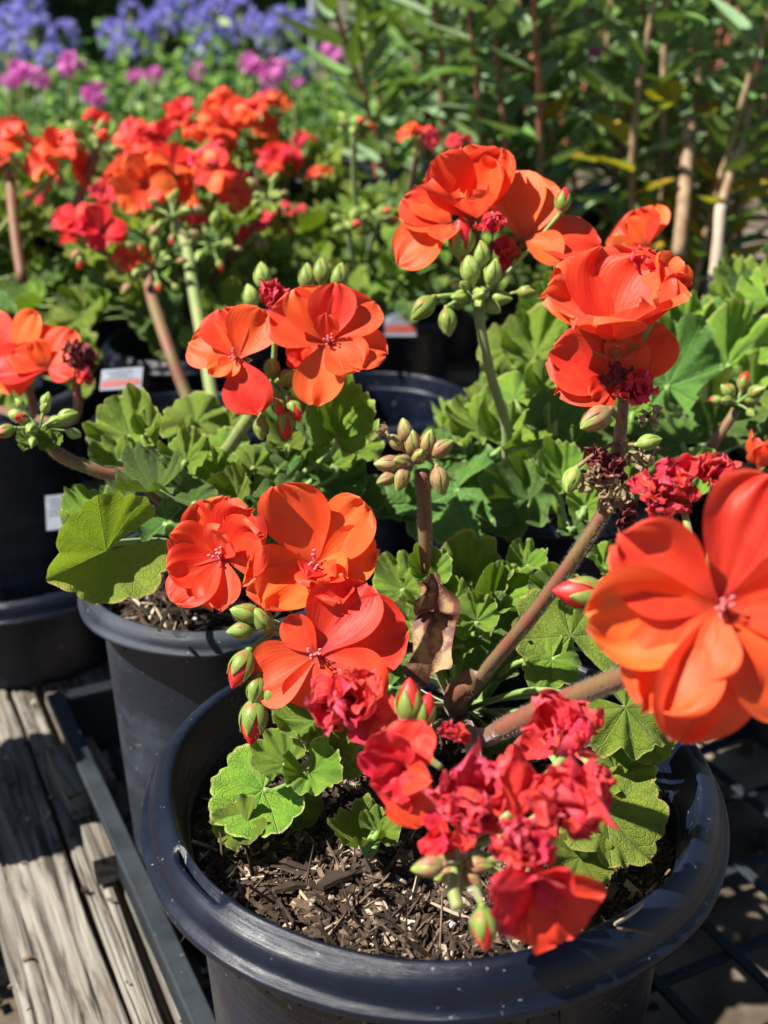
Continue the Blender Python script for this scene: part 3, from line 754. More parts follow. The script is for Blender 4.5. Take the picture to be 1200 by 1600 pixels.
wilted(plantF, frame(W(915, 1235, .40), (.6, .2, .8), 20, 60/FPX*.40), P_WIL, 12, seed=8)
FL(plantF, 842, 1368, .375, 118, (.15, -.35, .9), 85, P_RED, seed=15, azs=[(180, 18, .95), (140, 25, .9), (215, 22, .95), (95, 30, .8), (265, 30, .85), (20, 55, .7), (330, 50, .7), (235, 50, .6)], stm=False)
wilted(plantF, frame(W(820, 1320, .375), (0, .2, .95), 90, 66/FPX*.375), P_WIL, 12, seed=6)
wilted(plantF, frame(W(738, 1272, .395), (-.2, .2, .95), 120, 62/FPX*.395), P_WIL, 11, seed=9)
wilted(plantF, frame(W(800, 1305, .38), (0, .1, .98), 60, 64/FPX*.38), P_WIL, 11, seed=10)
wilted(plantF, frame(W(690, 1300, .41), (-.3, -.2, .9), 250, 48/FPX*.41), P_RED, 8, seed=7)
bud(plantF, W(757, 1452, .37), CR*.1-CU*1-CF*.1, 70/FPX*.37, 'red', 1, W(735, 1390, .40), M_stem_green)
bud(plantF, W(668, 1355, .40), -CR*1-CU*.15, 54/FPX*.40, 'brown', 2, W(722, 1345, .42), M_stem_green)
bud(plantF, W(640, 1095, .43), CU, 74/FPX*.43, 'red', 1, W(690, 1200, .43), M_stem_green)
bud(plantF, W(664, 1110, .43), CU+CR*.3, 60/FPX*.43, 'red', 2, W(690, 1200, .43), M_stem_green)
for px, py in ((632, 1210), (770, 1250), (862, 1260), (884, 1180), (842, 1375), (815, 1330)):
    d = .41; tube_part('flower_stalk', [HB+Vector((0, .004, 0)), W((px+722)/2, (py+1330)/2+12, d+.012), W(px, py, d+.012)], .0016, M_stem_green, plantF, n=4)
for k in range(5):   # bracts at the hub
    a = k*.9; p = W(722+26*math.cos(a), 1352+30*math.sin(a), .41); bud(plantF, p, CR*math.cos(a)-CU*math.sin(a)*.9-CF*.2, .010, 'brown', k)
tube_part('flower_stalk', pts((722, 1330, .415), (708, 1380, .405), (716, 1420, .40)), .0022, M_stem_green, plantF)

# --- large near flower on the right
FL(plantF, 1122, 950, .372, 204, (-.05, .12, .98), 90, P_BIG, seed=16,
   azs=[(332, 8, 1.08), (62, 12, .90), (100, 4, .98), (136, 14, .94), (170, 5, 1.04), (222, 12, 1.0), (278, 16, .9), (154, 22, .60)], partlabel='very large near orange flower at the right edge')
FL(plantF, 1192, 730, .43, 70, (-.3, .5, .8), 90, P_ORC, seed=17, azs=[(20, 60, .9), (120, 60, .9), (250, 50, .8), (180, 70, .8)], stm=False)
tube_part('flower_stalk', [W(1110, 960, .385), W(1150, 850, .41), W(1192, 760, .435)], .0018, M_stem_green, plantF, n=4)
bud(plantF, W(906, 926, .45), -CR*1+CU*.08, 84/FPX*.47, 'red', 2, W(985, 935, .45), M_stem_green)
bud(plantF, W(955, 955, .46), -CR*.6-CU*.5, 60/FPX*.46, 'olive', 1, W(985, 935, .45), M_stem_green)
tube_part('flower_stalk', pts((1110, 960, .39), (1040, 950, .42), (985, 935, .45)), .002, M_stem_green, plantF, n=4)
for px, py, rp, sd in ((1020, 775, 44, 21), (1062, 760, 50, 22), (1115, 745, 44, 23), (1045, 800, 40, 24)):
    wilted(plantF, frame(W(px, py, .455), (R.uniform(-.4, .4), .5, .8), 90, rp/FPX*.455*1.1), P_WIL, 12, seed=sd)
    tube_part('flower_stalk', [W(1105, 930, .40), W((px+1105)/2, 860, .44), W(px, py+10, .458)], .0014, M_stem_green, plantF, n=4)

# --- tall old head: dry and crimson remains with the two upright orange flowers
T0 = W(964, 752, .51)
tube_part('stem', pts((962, 742, .506), (966, 700, .507), (972, 655, .51), (975, 610, .512)), .0034, M_stem_brown, plantF, hairs=300, taper=.6, lump=.08)
for px, py, rp, n_, ang, pool, m_, sd in ((940, 715, 34, (-.6, 0, .8), 180, P_DRY, 10, 31), (958, 770, 42, (-.1, -.4, .9), 250, P_BRN, 16, 32), (1000, 720, 40, (.6, .1, .8), 0, P_BRN, 12, 33),
                                          (925, 745, 40, (-.7, -.1, .7), 180, P_BRN, 10, 34), (990, 615, 44, (.3, .4, .8), 90, P_WIL, 12, 35), (965, 590, 34, (-.2, .6, .7), 90, P_DRY, 8, 36),
                                          (975, 805, 30, (.3, -.6, .8), 270, P_DRY, 10, 37), (1010, 650, 30, (.6, -.1, .8), 330, P_BRN, 8, 38), (955, 735, 34, (0, .1, .9), 90, P_DRY, 10, 39)):
    wilted(plantF, frame(W(px, py, .498), n_, ang, rp/FPX*.5), pool, m_, seed=sd)
for px, py, ln, tip, kd in ((930, 655, 62, (-.8, -.5, .3), 'brown'), (893, 750, 46, (-.4, -.8, .3), 'green'), (1015, 690, 40, (.9, .2, .2), 'green')):
    bud(plantF, W(px, py, .492), CR*tip[0]+CU*tip[1]-CF*tip[2], ln/FPX*.492, kd, px, W(968, 690, .505), M_stem_brown)
FL(plantF, 960, 536, .50, 160, (-.08, .76, .65), 90, P_OR, seed=41,
   azs=[(150, 52, .90), (205, 58, .88), (100, 50, .92), (50, 48, .92), (5, 54, .92), (318, 54, .86), (262, 54, .9)], stm=False, partlabel='tall cup-shaped salmon orange flower')
FL(plantF, 962, 602, .505, 118, (0, .35, .93), 90, P_OR, seed=42,
   azs=[(72, 24, .98), (100, 18, .8), (312, 25, 1.0), (335, 40, .7), (130, 30, .55)], stm=False)
tube_part('flower_stalk', pts((975, 620, .512), (970, 580, .508), (968, 545, .503)), .0022, M_stem_brown, plantF, n=4)
tube_part('flower_stalk', pts((1040, 460, .50), (1005, 530, .505), (970, 610, .512)), .0013, M_petiole, plantF, n=4)
wilted(plantF, frame(W(1035, 450, .49), (.5, .6, .5), 70, 60/FPX*.5), P_ORC, 4, seed=43)
wilted(plantF, frame(W(1012, 420, .50), (.2, .8, .5), 90, 42/FPX*.5), P_WIL, 5, seed=44)

# --- leaves of the front plant: px,py,depth,radius px, tip angle, normal, mesh
for i, (px, py, d, rp, ang, n_, me) in enumerate((
    (402, 1240, .540, 86, 215, (-.25, .55, .8), LP[0]), (486, 1212, .515, 54, 290, (.1, .6, .8), LP[2]), (488, 1118, .545, 74, 130, (-.1, .7, .7), LP[3]),
    (560, 1318, .515, 52, 190, (0, .85, .5), LP[4]), (540, 1192, .535, 36, 250, (0, .5, .85), LP[0]), (468, 1262, .545, 40, 260, (.2, .3, .9), LP[5]),
    (955, 1278, .51, 98, 300, (.25, .55, .8), LPY[0]), (905, 1345, .50, 56, 250, (.1, .35, .9), LPY[1]), (888, 985, .585, 96, 95, (.12, .35, .93), LP[7]), (858, 1035, .575, 50, 230, (-.2, .5, .8), LP[1]),
    (985, 1112, .52, 78, 320, (.15, .6, .75), LP[1]), (1010, 1150, .53, 50, 300, (.1, .2, .95), LPY[2]),
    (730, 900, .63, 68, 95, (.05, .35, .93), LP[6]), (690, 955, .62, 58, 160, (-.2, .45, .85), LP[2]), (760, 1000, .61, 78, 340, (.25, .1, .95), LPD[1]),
    (625, 915, .63, 50, 120, (-.2, .5, .8), LP[6]), (775, 935, .62, 52, 30, (.3, .45, .8), LP[4]), (700, 1015, .60, 46, 200, (-.2, .4, .9), LP[2]), (800, 965, .625, 40, 60, (.1, .4, .9), LP[6]),
    (650, 970, .615, 42, 170, (-.3, .3, .9), LP[3]), (745, 965, .60, 44, 90, (-.2, .2, .95), LP[2]),
    (870, 920, .60, 40, 70, (-.5, .2, .85), LP[4]), (600, 1075, .58, 60, 200, (0, .7, .7), LPD[2]), (1000, 1230, .55, 44, 330, (.2, .7, .7), LPD[0]), (380, 1292, .532, 48, 215, (-.3, .5, .8), LP[3]), (440, 1190, .535, 50, 150, (-.2, .6, .75), LP[2]), (520, 1165, .535, 46, 60, (.1, .6, .8), LP[3]), (596, 1300, .51, 36, 20, (0, .7, .7), LP[6]), (968, 1200, .53, 56, 20, (.1, .5, .85), LP[3]))):
    leaf(plantF, px, py, d, rp, ang, n_, me, FR+Vector((R.uniform(-.006, .006), R.uniform(-.006, .006), .004)), i, .0015, .012)
rr_ = random.Random(33)
for k in range(20):
    px = rr_.uniform(600, 960); py = rr_.uniform(875, 1040)-.02*(px-780); d = rr_.uniform(.62, .66)
    leaf(plantF, px, py, d, rr_.uniform(26, 42), rr_.uniform(40, 140), (rr_.uniform(-.5, .5), rr_.uniform(.3, .8), .75), LP[[2, 3, 4, 6][k % 4]], FR, k, .0011, .012)
# withered brown leaf hanging by the thin stalk
r = random.Random(9); b = MB(); off = Vector((4, 5, 6))
def dl(u, v):
    t = u*2-1; w_ = .20*math.sin(math.pi*min(1, v*.93+.05))**.7
    p = Vector((t*w_, v, .10*t*t+.05*math.sin(v*8)))
    return tuple(p+noise.noise_vector(p*3.2+off)*.22)
b.quadgrid(14, 26, dl); 
dlm = b.mesh('withered_leaf', [M_dryleaf])
link('withered_leaf', dlm, frame(W(676, 1072, .585), (-.3, 0, .95), 88, .050), plantF)
link('withered_leaf', dlm, frame(W(652, 965, .582), (.5, .3, .8), 60, .026), plantF)
# little bracts near the crown
for k in range(5):
    leaf(plantF, 760+12*k, 1170-18*(k % 2), .56, 18, 60*k, (0, .5, .8), LP[2], None, k)

# ================================================================== LEFT PLANT (dusty pot)
LR = Vector((LC[0]+.012, LC[1]+.01, LRIM-.022))
plantL = thing('geranium_plant', LR, 'geranium in the dusty pot behind left, with two open orange-red blooms', 'plant', 'potted red geraniums')
def stemL(): pass
EH = W(425, 600, .655)
tube_part('stem', [LR+Vector((.004, 0, 0)), W(330, 760, .70), W(365, 690, .67), W(392, 648, .66), EH], .0042, M_stem_green, plantL, hairs=2500, taper=.85)
FL(plantL, 371, 560, .625, 92, (-.2, .1, .97), 90, P_OR, seed=51,
   azs=[(65, 8, .92), (20, 10, .9), (330, 12, .92), (200, 6, 1.0), (262-140, 30, .55), (155, 40, .4)], partlabel='flat open orange-red flower with a torn petal')
FL(plantL, 512, 535, .62, 100, (.05, .12, .97), 90, P_OR, seed=52,
   azs=[(62, 12, .98), (25, 20, .95), (355, 24, .9), (318, 10, .98), (258, 10, .92), (170, 6, 1.0), (225, 22, .72), (5, 50, .5)], partlabel='many-petalled orange-red flower, the right of the pair')
wilted(plantL, frame(W(432, 478, .655), (0, .5, .85), 90, 46/FPX*.655), P_WIL, 14, seed=53)
wilted(plantL, frame(W(470, 565, .65), (0, .3, .9), 90, 46/FPX*.65), P_RED, 6, seed=54)
for px, py, ln, tip, kd in ((408, 670, 38, (.1, -1, .1), 'olive'), (436, 636, 38, (.2, -.9, .2), 'red'), (447, 664, 50, (0, -1, .2), 'red'), (461, 640, 44, (.3, -.8, .2), 'red'), (425, 575, 40, (0, .6, .6), 'olive'), (450, 590, 44, (.4, .2, .8), 'olive'), (470, 600, 40, (.5, -.2, .8), 'olive'),
                            (410, 430, 44, (-.1, 1, 0), 'green'), (392, 462, 40, (-.3, 1, 0), 'green'), (480, 432, 44, (0, 1, 0), 'olive'), (502, 424, 46, (0, 1, 0), 'olive'), (530, 432, 46, (.2, 1, 0), 'olive')):
    d = .64 if py > 500 else .70
    bud(plantL, W(px, py, d), CR*tip[0]+CU*tip[1]-CF*tip[2], ln/FPX*d, kd, px, EH if py > 500 else W(470, 560, .69), M_petiole)
for px, py in ((371, 565), (512, 540), (432, 490)):
    tube_part('flower_stalk', [EH, W((px+425)/2, (py+600)/2+6, .648), W(px, py, .638)], .0015, M_petiole, plantL, n=4)
# big bud head lower left with its arching stem
BH = W(62, 672, .64)
tube_part('stem', [LR, W(232, 762, .66), W(160, 738, .645), W(95, 712, .64), BH], .0038, M_stem_red, plantL, hairs=2200, taper=.8)
def bud_head(parent, c, n, ln, rpx, seed, kinds=('green',), up=(0, 1, .3), spread=1.3, m=M_petiole):
    r = random.Random(seed); d = depth_of(c); ax = dirv(up)
    for i in range(n):
        t = (i+.5)/n; el = math.acos(1-t*spread); az = i*2.4+r.uniform(-.3, .3)
        o = ax.orthogonal().normalized(); o.rotate(Matrix.Rotation(az, 3, ax))
        v = (ax*math.cos(el)+o*math.sin(el)).normalized()
        L = rpx/FPX*d*r.uniform(.8, 1.3); ln_ = ln*.8
        bud(parent, Vector(c)+v*L, v+Vector((0, 0, -.25*math.sin(el))), ln_*r.uniform(.6, 1.15), kinds[i % len(kinds)], i+seed, c, m)
bud_head(plantL, BH, 13, .0135, 46, 3, ('green', 'green', 'green', 'green', 'red'))
for k in range(5):
    leaf(plantL, 62+26*math.cos(k*1.3), 690-8*math.sin(k*1.3), .635, 15, 70*k, (0, .4, .9), LP[2], None, k)
for i, (px, py, d, rp, ang, n_, me) in enumerate((
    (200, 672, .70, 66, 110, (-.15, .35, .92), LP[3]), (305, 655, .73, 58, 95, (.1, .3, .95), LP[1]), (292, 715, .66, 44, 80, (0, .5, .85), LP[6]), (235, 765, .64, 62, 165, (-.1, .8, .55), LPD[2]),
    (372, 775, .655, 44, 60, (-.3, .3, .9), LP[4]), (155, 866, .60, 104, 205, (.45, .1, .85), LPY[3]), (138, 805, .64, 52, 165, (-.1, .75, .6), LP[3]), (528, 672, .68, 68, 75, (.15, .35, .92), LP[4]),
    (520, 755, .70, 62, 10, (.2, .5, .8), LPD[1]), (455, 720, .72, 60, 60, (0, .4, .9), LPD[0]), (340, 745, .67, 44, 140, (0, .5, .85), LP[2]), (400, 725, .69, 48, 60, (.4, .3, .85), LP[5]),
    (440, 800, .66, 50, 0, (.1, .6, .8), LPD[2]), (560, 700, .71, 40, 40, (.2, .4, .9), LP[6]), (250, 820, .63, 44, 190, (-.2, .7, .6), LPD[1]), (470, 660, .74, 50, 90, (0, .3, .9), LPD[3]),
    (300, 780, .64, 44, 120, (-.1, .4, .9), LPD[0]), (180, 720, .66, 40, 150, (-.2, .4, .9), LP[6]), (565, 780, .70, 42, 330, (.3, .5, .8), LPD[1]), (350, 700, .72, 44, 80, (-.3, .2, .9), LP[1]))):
    leaf(plantL, px, py, d, rp, ang, n_, me, LR+Vector((R.uniform(-.008, .008), R.uniform(-.008, .008), .003)), i, .0017, .014)
rr_ = random.Random(44)
for k in range(22):
    px = rr_.uniform(180, 590); py = rr_.uniform(640, 830); d = rr_.uniform(.69, .76)
    leaf(plantL, px, py, d, rr_.uniform(28, 44), rr_.uniform(30, 150), (rr_.uniform(-.5, .5), rr_.uniform(.3, .9), .7), (LP[2], LP[3], LPD[2], LP[4], LPD[3], LP[6])[k % 6], LR, k, .0012, .012)
# curled dead leaf and straws lying in that pot
link('withered_leaf', dlm, frame(W(232, 935, .64), (.1, .8, .6), 100, .030), plantL)
for k, (a, b_) in enumerate((((248, 985, .585), (272, 928, .60)), ((280, 935, .60), (292, 975, .59)), ((205, 930, .62), (232, 960, .61)))):
    o = tube_part('straw', [W(*a), W(*b_)], .0011, M_chipA, plantL, n=2, sides=5)
# seedlings
def label_card(px, py, d, wpx, hpx, lab, ang=0, red=False, n=(0, .25, .97)):
    s = d/FPX; mb = MB(); mb.box((0, 0, 0), wpx*s/2, hpx*s/2, .0004)
    for q in range(5): mb.box((-wpx*s*.08+(q % 2)*wpx*s*.05, hpx*s*(.36-.11*q), .0005), wpx*s*(.34-.06*(q % 3)), hpx*s*.018, .0001, 2)
    if red: mb.box((0, -hpx*s*.22, .0006), wpx*s*.46, hpx*s*.16, .0002, 1)
    o = link('plant_label', mb.mesh('plant_label', [M_label, M_label_red, M_pot], False), frame(W(px, py, d), n, 90+ang, 1))
    return tag(o, lab, 'label')

# ================================================================== RANDOM GERANIUM PLANTS BEHIND
def far_head(parent, c, base, seed, nf=6, fr=.024, kind='or', stem=.003, col=M_stem_red, hr=.022, flat=.5):
    r = random.Random(seed); c = Vector(c)
    if base is not None:
        mid = Vector(base).lerp(c, .55)+Vector((r.uniform(-.012, .012), r.uniform(-.012, .012), .012))
        tube_part('stem', [base, mid, c], stem, col, parent, n=6, sides=7)
    for i in range(nf):
        az = i*2.4+seed; el = lerp(.15, 1.45, (i+.5)/nf)
        v = Vector((math.cos(az)*math.sin(el), math.sin(az)*math.sin(el), math.cos(el))); v.y -= .25; v.normalize()
        p = c+v*hr*r.uniform(.8, 1.25)
        pool = {'or': P_ORL, 'red': P_REDL, 'wil': P_WILL, 'mix': [P_ORL, P_ORL, P_REDL, P_WILL][r.randrange(4)]}[kind]
        f = flower(parent, frame_w(p, v+Vector((r.uniform(-.3, .3), -.25, r.uniform(-.1, .4))), Vector((r.uniform(-1, 1), 0, 1)), fr*r.uniform(.85, 1.15)), pool, n=r.choice([5, 5, 6, 7]), open_=(10, 45), seed=seed*10+i, stm=False)
    for i in range(4):
        az = r.uniform(0, 6.28); v = Vector((math.cos(az), math.sin(az), r.uniform(-.9, .1))).normalized()
        bud(parent, c+v*hr*.8, v+Vector((0, 0, -.5)), .013*r.uniform(.8, 1.2), r.choice(['red', 'green', 'brown']), i+seed)
def gera(c, z, label, seed, nl=45, spread=.11, hgt=.12, leafr=(.018, .034), pools=None, group='potted red geraniums'):
    r = random.Random(seed); root = Vector((c[0], c[1], z)); P = thing('geranium_plant', root, label, 'plant', group)
    pools = pools or (LPF, LPFD)
    for i in range(nl):
        az = i*2.4+r.uniform(-.4, .4); t = math.sqrt((i+.5)/nl); q = spread*t*r.uniform(.7, 1.1)
        zz = hgt*(1-.75*t*t)*r.uniform(.55, 1.1)
        p = root+Vector((q*math.cos(az), q*math.sin(az), zz))
        N = Vector((math.cos(az)*t*.8+r.uniform(-.35, .35), math.sin(az)*t*.8-.25+r.uniform(-.35, .35), 1))
        pool = pools[r.randrange(len(pools))]
        s = r.uniform(*leafr); M = frame_w(p, N, Vector((math.cos(az), math.sin(az), 0)), s)
        link('leaf', pool[r.randrange(len(pool))], M, P)
        b0 = root+Vector((r.uniform(-.01, .01), r.uniform(-.01, .01), hgt*.15*r.random()))
        tube_part('leaf_stalk', [b0, b0.lerp(p, .5)+Vector((0, 0, .012)), p], .0014, M_petiole, P, n=3, sides=5)
    return P, root
GP = 'black nursery pots in the rows behind'
# centre plant behind the front pot
MC = (.125, .845)
pot(MC, .105, .232, .080, 'black nursery pot mostly hidden beneath the centre plant\'s leaves', M_pot, base=0.014, seg=96)
soil(.088, MC, .205, 'shaded soil in the pot beneath the centre plant', 30, 500, 6)
plantM, MR = gera(MC, .205, 'geranium behind the front pot with a tall green stem and a bud head', 61, nl=44, spread=.095, hgt=.10, leafr=(.014, .027), pools=(LP[2:5], LP[2:7], LPD))
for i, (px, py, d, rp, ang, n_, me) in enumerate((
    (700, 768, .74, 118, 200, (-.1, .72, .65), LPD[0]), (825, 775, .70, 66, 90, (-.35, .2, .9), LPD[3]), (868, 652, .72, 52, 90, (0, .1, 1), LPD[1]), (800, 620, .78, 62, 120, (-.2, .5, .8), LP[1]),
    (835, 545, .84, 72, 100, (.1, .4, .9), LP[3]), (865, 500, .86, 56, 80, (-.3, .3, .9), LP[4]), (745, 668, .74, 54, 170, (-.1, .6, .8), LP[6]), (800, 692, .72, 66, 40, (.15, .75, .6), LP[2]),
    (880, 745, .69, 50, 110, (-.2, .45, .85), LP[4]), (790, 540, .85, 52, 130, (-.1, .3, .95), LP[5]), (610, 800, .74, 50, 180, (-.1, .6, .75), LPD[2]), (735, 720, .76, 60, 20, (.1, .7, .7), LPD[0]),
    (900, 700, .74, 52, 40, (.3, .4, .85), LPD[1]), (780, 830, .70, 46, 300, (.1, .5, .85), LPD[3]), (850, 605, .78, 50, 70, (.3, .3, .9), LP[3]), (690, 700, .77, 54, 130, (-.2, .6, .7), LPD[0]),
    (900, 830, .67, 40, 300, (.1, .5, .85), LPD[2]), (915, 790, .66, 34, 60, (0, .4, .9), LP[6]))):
    leaf(plantM, px, py, d, rp, ang, n_, me, MR+Vector((R.uniform(-.01, .01), R.uniform(-.01, .01), .003)), i, .0017, .015)
# tall green stem with buds and flowers on top
DH = W(746, 470, .665)
tube_part('stem', [MR, W(800, 740, .74), W(790, 662, .70), W(768, 590, .68), W(750, 505, .668), DH], .0030, M_stem_green, plantM, hairs=1800, taper=.9)
bud_head(plantM, DH, 17, .0150, 34, 8, ('green', 'green', 'olive'), spread=1.35)
for px, py, ln, tip, kd in ((660, 482, 50, (-.7, -.7, .1), 'olive'), (700, 504, 46, (.1, -1, 0), 'olive'), (825, 456, 34, (1, 0, .2), 'olive'), (752, 396, 46, (0, 1, .2), 'green'), (722, 372, 70, (-.1, 1, .4), 'red'), (735, 420, 50, (-.2, 1, .2), 'green'), (770, 425, 46, (.3, 1, .2), 'green'), (880, 312, 42, (.2, 1, 0), 'red')):
    bud(plantM, W(px, py, .655), CR*tip[0]+CU*tip[1]-CF*tip[2], ln/FPX*.655, kd, px, DH, M_petiole)
FL(plantM, 745, 345, .665, 116, (-.1, .62, .78), 90, P_OPEN, seed=71, azs=[(60, 40, 1.0), (20, 42, .95), (100, 45, .9), (335, 45, .95), (180, 60, .7), (300, 46, .8)], stm=False)
FL(plantM, 820, 375, .66, 116, (.1, .45, .88), 90, P_OR, seed=72, azs=[(20, 30, .95), (345, 30, .92), (262, 12, 1.0), (225, 22, .6)], stm=False)
FL(plantM, 700, 352, .665, 100, (-.25, .35, .88), 90, P_OR, seed=73, azs=[(130, 14, .98), (90, 30, .75), (60, 34, .8), (180, 44, .6), (30, 40, .8)], stm=False)
wilted(plantM, frame(W(770, 362, .64), (0, .7, .7), 90, 34/FPX*.64), P_WIL, 12, seed=74)
wilted(plantM, frame(W(790, 400, .67), (0, .2, .9), 90, 40/FPX*.66), P_RED, 6, seed=75)
for px, py in ((745, 350), (820, 378), (700, 355), (770, 372), (790, 405)):
    tube_part('flower_stalk', [DH, W((px+746)/2+3, (py+470)/2, .672), W(px, py+4, .672)], .0014, M_stem_red, plantM, n=4)
# reddish stem with the pale bud head (centre)
CH = W(652, 718, .60)
tube_part('stem', pts((668, 985, .645), (666, 900, .625), (664, 810, .61), (660, 735, .60)), .0037, M_stem_red, plantF, hairs=2600, taper=.95)
for px, py, ln, tip, kd in ((633, 672, 40, (-.2, 1, .1), 'brown'), (645, 692, 44, (0, 1, .4), 'brown'), (668, 692, 46, (.3, 1, .3), 'brown'), (690, 700, 46, (.8, .5, .2), 'brown'), (606, 725, 46, (-1, 0, .2), 'brown'), (604, 748, 36, (-.9, -.4, .2), 'brown'),
                            (627, 748, 44, (-.3, -1, .2), 'brown'), (628, 722, 42, (-.6, .1, .8), 'brown'), (688, 752, 48, (.25, -1, 0), 'brown'), (617, 690, 34, (-.7, .7, .2), 'brown'), (655, 712, 40, (.2, .3, .9), 'brown')):
    bud(plantF, W(px, py, .595), CR*tip[0]+CU*tip[1]-CF*tip[2], ln/FPX*.595, kd, px, CH, M_stem_green)
wilted(plantF, frame(W(604, 680, .595), (-.6, .5, .6), 140, 26/FPX*.6), P_BRN, 6, seed=76)

# right plant
RC = (.30, .90)
pot(RC, .105, .232, .080, 'black nursery pot hidden below the dark leaves at the right edge', M_pot, base=.0, seg=96)
plantR, RR = gera(RC, .205, 'dense dark-leaved geranium at the right edge behind the large flower', 81, nl=60, spread=.13, hgt=.15, leafr=(.014, .027), pools=(LPD, LP[:5]))
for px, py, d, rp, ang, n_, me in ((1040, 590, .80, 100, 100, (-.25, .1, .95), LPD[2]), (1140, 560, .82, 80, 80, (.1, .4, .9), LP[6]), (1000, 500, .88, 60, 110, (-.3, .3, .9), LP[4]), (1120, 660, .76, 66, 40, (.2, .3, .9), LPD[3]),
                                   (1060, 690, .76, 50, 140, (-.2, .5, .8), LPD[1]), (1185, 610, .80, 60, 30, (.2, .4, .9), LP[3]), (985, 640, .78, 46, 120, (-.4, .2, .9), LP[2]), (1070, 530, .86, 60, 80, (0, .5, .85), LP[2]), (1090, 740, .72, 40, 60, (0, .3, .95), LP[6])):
    leaf(plantR, px, py, d, rp, ang, n_, me, RR, 0, .0018, .02)
tube_part('stem', [RR, W(1110, 720, .74), W(1150, 640, .72)], .003, M_stem_red, plantR, n=6)
bud_head(plantR, W(1152, 632, .72), 8, .016, 34, 12, ('red', 'olive', 'olive'), spread=1.2)
FL(plantR, 1010, 385, .80, 72, (-.1, .4, .9), 90, P_OR, seed=83, azs=[(75, 20, .9), (120, 20, .95), (160, 30, .8), (350, 15, .98), (20, 35, .8), (50, 40, .7)], stm=False)
bud(plantR, W(968, 385, .80), CU-CR*.3, .018, 'green', 1, W(990, 430, .82))
tube_part('stem', [RR, W(985, 500, .84), W(1000, 430, .82), W(1010, 388, .805)], .0028, M_stem_green, plantR)

# --- the back-left mass of blooming plants
def headpx(P, root, px, py, d, seed, **k):
    k['fr'] *= .82; far_head(P, W(px, py+18, d), root, seed, **k)
specs = [
 ((-.20, 1.20), 'geranium left of centre whose big orange heads stand above the dusty pot', 101, [(235, 275, 1.1, 5, .033, 'or'), (340, 285, 1.1, 5, .029, 'mix'), (140, 365, 1.05, 3, .027, 'red'), (205, 400, 1.05, 2, .016, 'or'), (160, 305, 1.12, 2, .018, 'mix'), (300, 345, 1.1, 2, .014, 'wil'), (400, 355, 1.12, 2, .012, 'wil')]),
 ((-.47, 1.26), 'geranium at the left edge with a cluster of orange-red blooms', 102, [(10, 235, 1.15, 3, .030, 'or'), (90, 250, 1.15, 4, .027, 'or')]),
 ((-.36, 1.48), 'geranium in the second row at left with yellow-green leaves', 103, [(230, 225, 1.35, 5, .028, 'red'), (60, 300, 1.3, 2, .012, 'wil'), (150, 175, 1.35, 2, .016, 'red'), (190, 265, 1.3, 3, .02, 'or'), (100, 330, 1.25, 2, .014, 'or')]),
 ((-.12, 1.44), 'geranium in the second row, centre left, heavy with red blooms', 104, [(320, 225, 1.35, 5, .032, 'or'), (385, 195, 1.38, 5, .031, 'or'), (430, 245, 1.35, 4, .023, 'red'), (450, 330, 1.3, 2, .02, 'wil'), (495, 260, 1.35, 4, .011, 'mix'), (350, 165, 1.42, 4, .022, 'or'), (420, 160, 1.42, 3, .02, 'or'), (470, 215, 1.38, 3, .015, 'wil'), (280, 175, 1.4, 3, .02, 'red')]),
 ((.0, 1.34), 'leafy geranium behind the centre with pale green bud stalks', 105, [(655, 205, 1.12, 3, .014, 'mix'), (712, 215, 1.14, 3, .012, 'wil')]),
]
for c, lab, sd, heads in specs:
    far = c[1] > 1
    P, root = gera(c, .225, lab, sd, nl=120, spread=.155, hgt=.17 if c[0] < -.05 else .12, leafr=(.013, .027), pools=(LPF, LPFY, LPFY, LPFD) if c[0] < -.1 else (LPF, LPFD))
    for k, (px, py, d, nf, fr, kd) in enumerate(heads):
        headpx(P, root+Vector((R.uniform(-.02, .02), R.uniform(-.02, .02), .01)), px, py, d, sd*3+k, nf=nf, fr=fr, kind=kd, col=[M_stem_red, M_stem_green, M_stem_brown][k % 3], hr=fr*.85)
    if sd != 106:
        pot(c, .088, .228, .068, {101: 'black nursery pot behind the dusty pot, under orange heads', 102: 'black nursery pot at the left edge of the second row', 103: 'black nursery pot far left in the third row',
            104: 'black nursery pot in the third row, centre left', 105: 'black nursery pot in the centre gap with a white sticker low on its wall'}[sd], M_pot, base=.0, group=GP, seg=64)
    if sd == 105:
        for px, py, n in ((552, 205, 9), (590, 345, 7), (545, 360, 6)):
            cc = W(px, py, 1.18); bud_head(P, cc, n, .019, 22, px, ('green', 'green', 'red'), spread=1.2)
            tube_part('stem', [root, root.lerp(cc, .5)+Vector((-.012, -.01, .01)), cc], .0028, M_stem_green, P)
    if sd == 101:
        for px, py, n, q in ((240, 420, 12, 46), (420, 310, 9, 30), (270, 340, 10, 40), (330, 385, 8, 40)):
            cc = W(px, py, 1.05); bud_head(P, cc, n, .0165, q, px, ('green', 'brown', 'olive', 'red'), up=(0, .6, .6), spread=1.6)
        tube_part('stem', pts((305, 660, .98), (292, 620, .99), (262, 540, 1.0), (235, 455, 1.04), (240, 420, 1.05)), .0050, M_stem_red, P)
        tube_part('stem', pts((340, 660, .99), (330, 612, 1.0), (318, 540, 1.02), (300, 440, 1.05), (290, 380, 1.07), (265, 330, 1.08)), .0052, M_stem_green, P)
    if sd == 103:
        cc = W(150, 240, 1.15); bud_head(P, cc, 6, .024, 40, 5, ('red', 'olive'), spread=.9)
        tube_part('stem', [W(110, 345, 1.15), cc], .005, M_stem_red, P)
    if sd == 102:
        tube_part('stem', [W(35, 440, 1.1), W(22, 350, 1.12), W(15, 270, 1.15)], .005, M_stem_red, P)

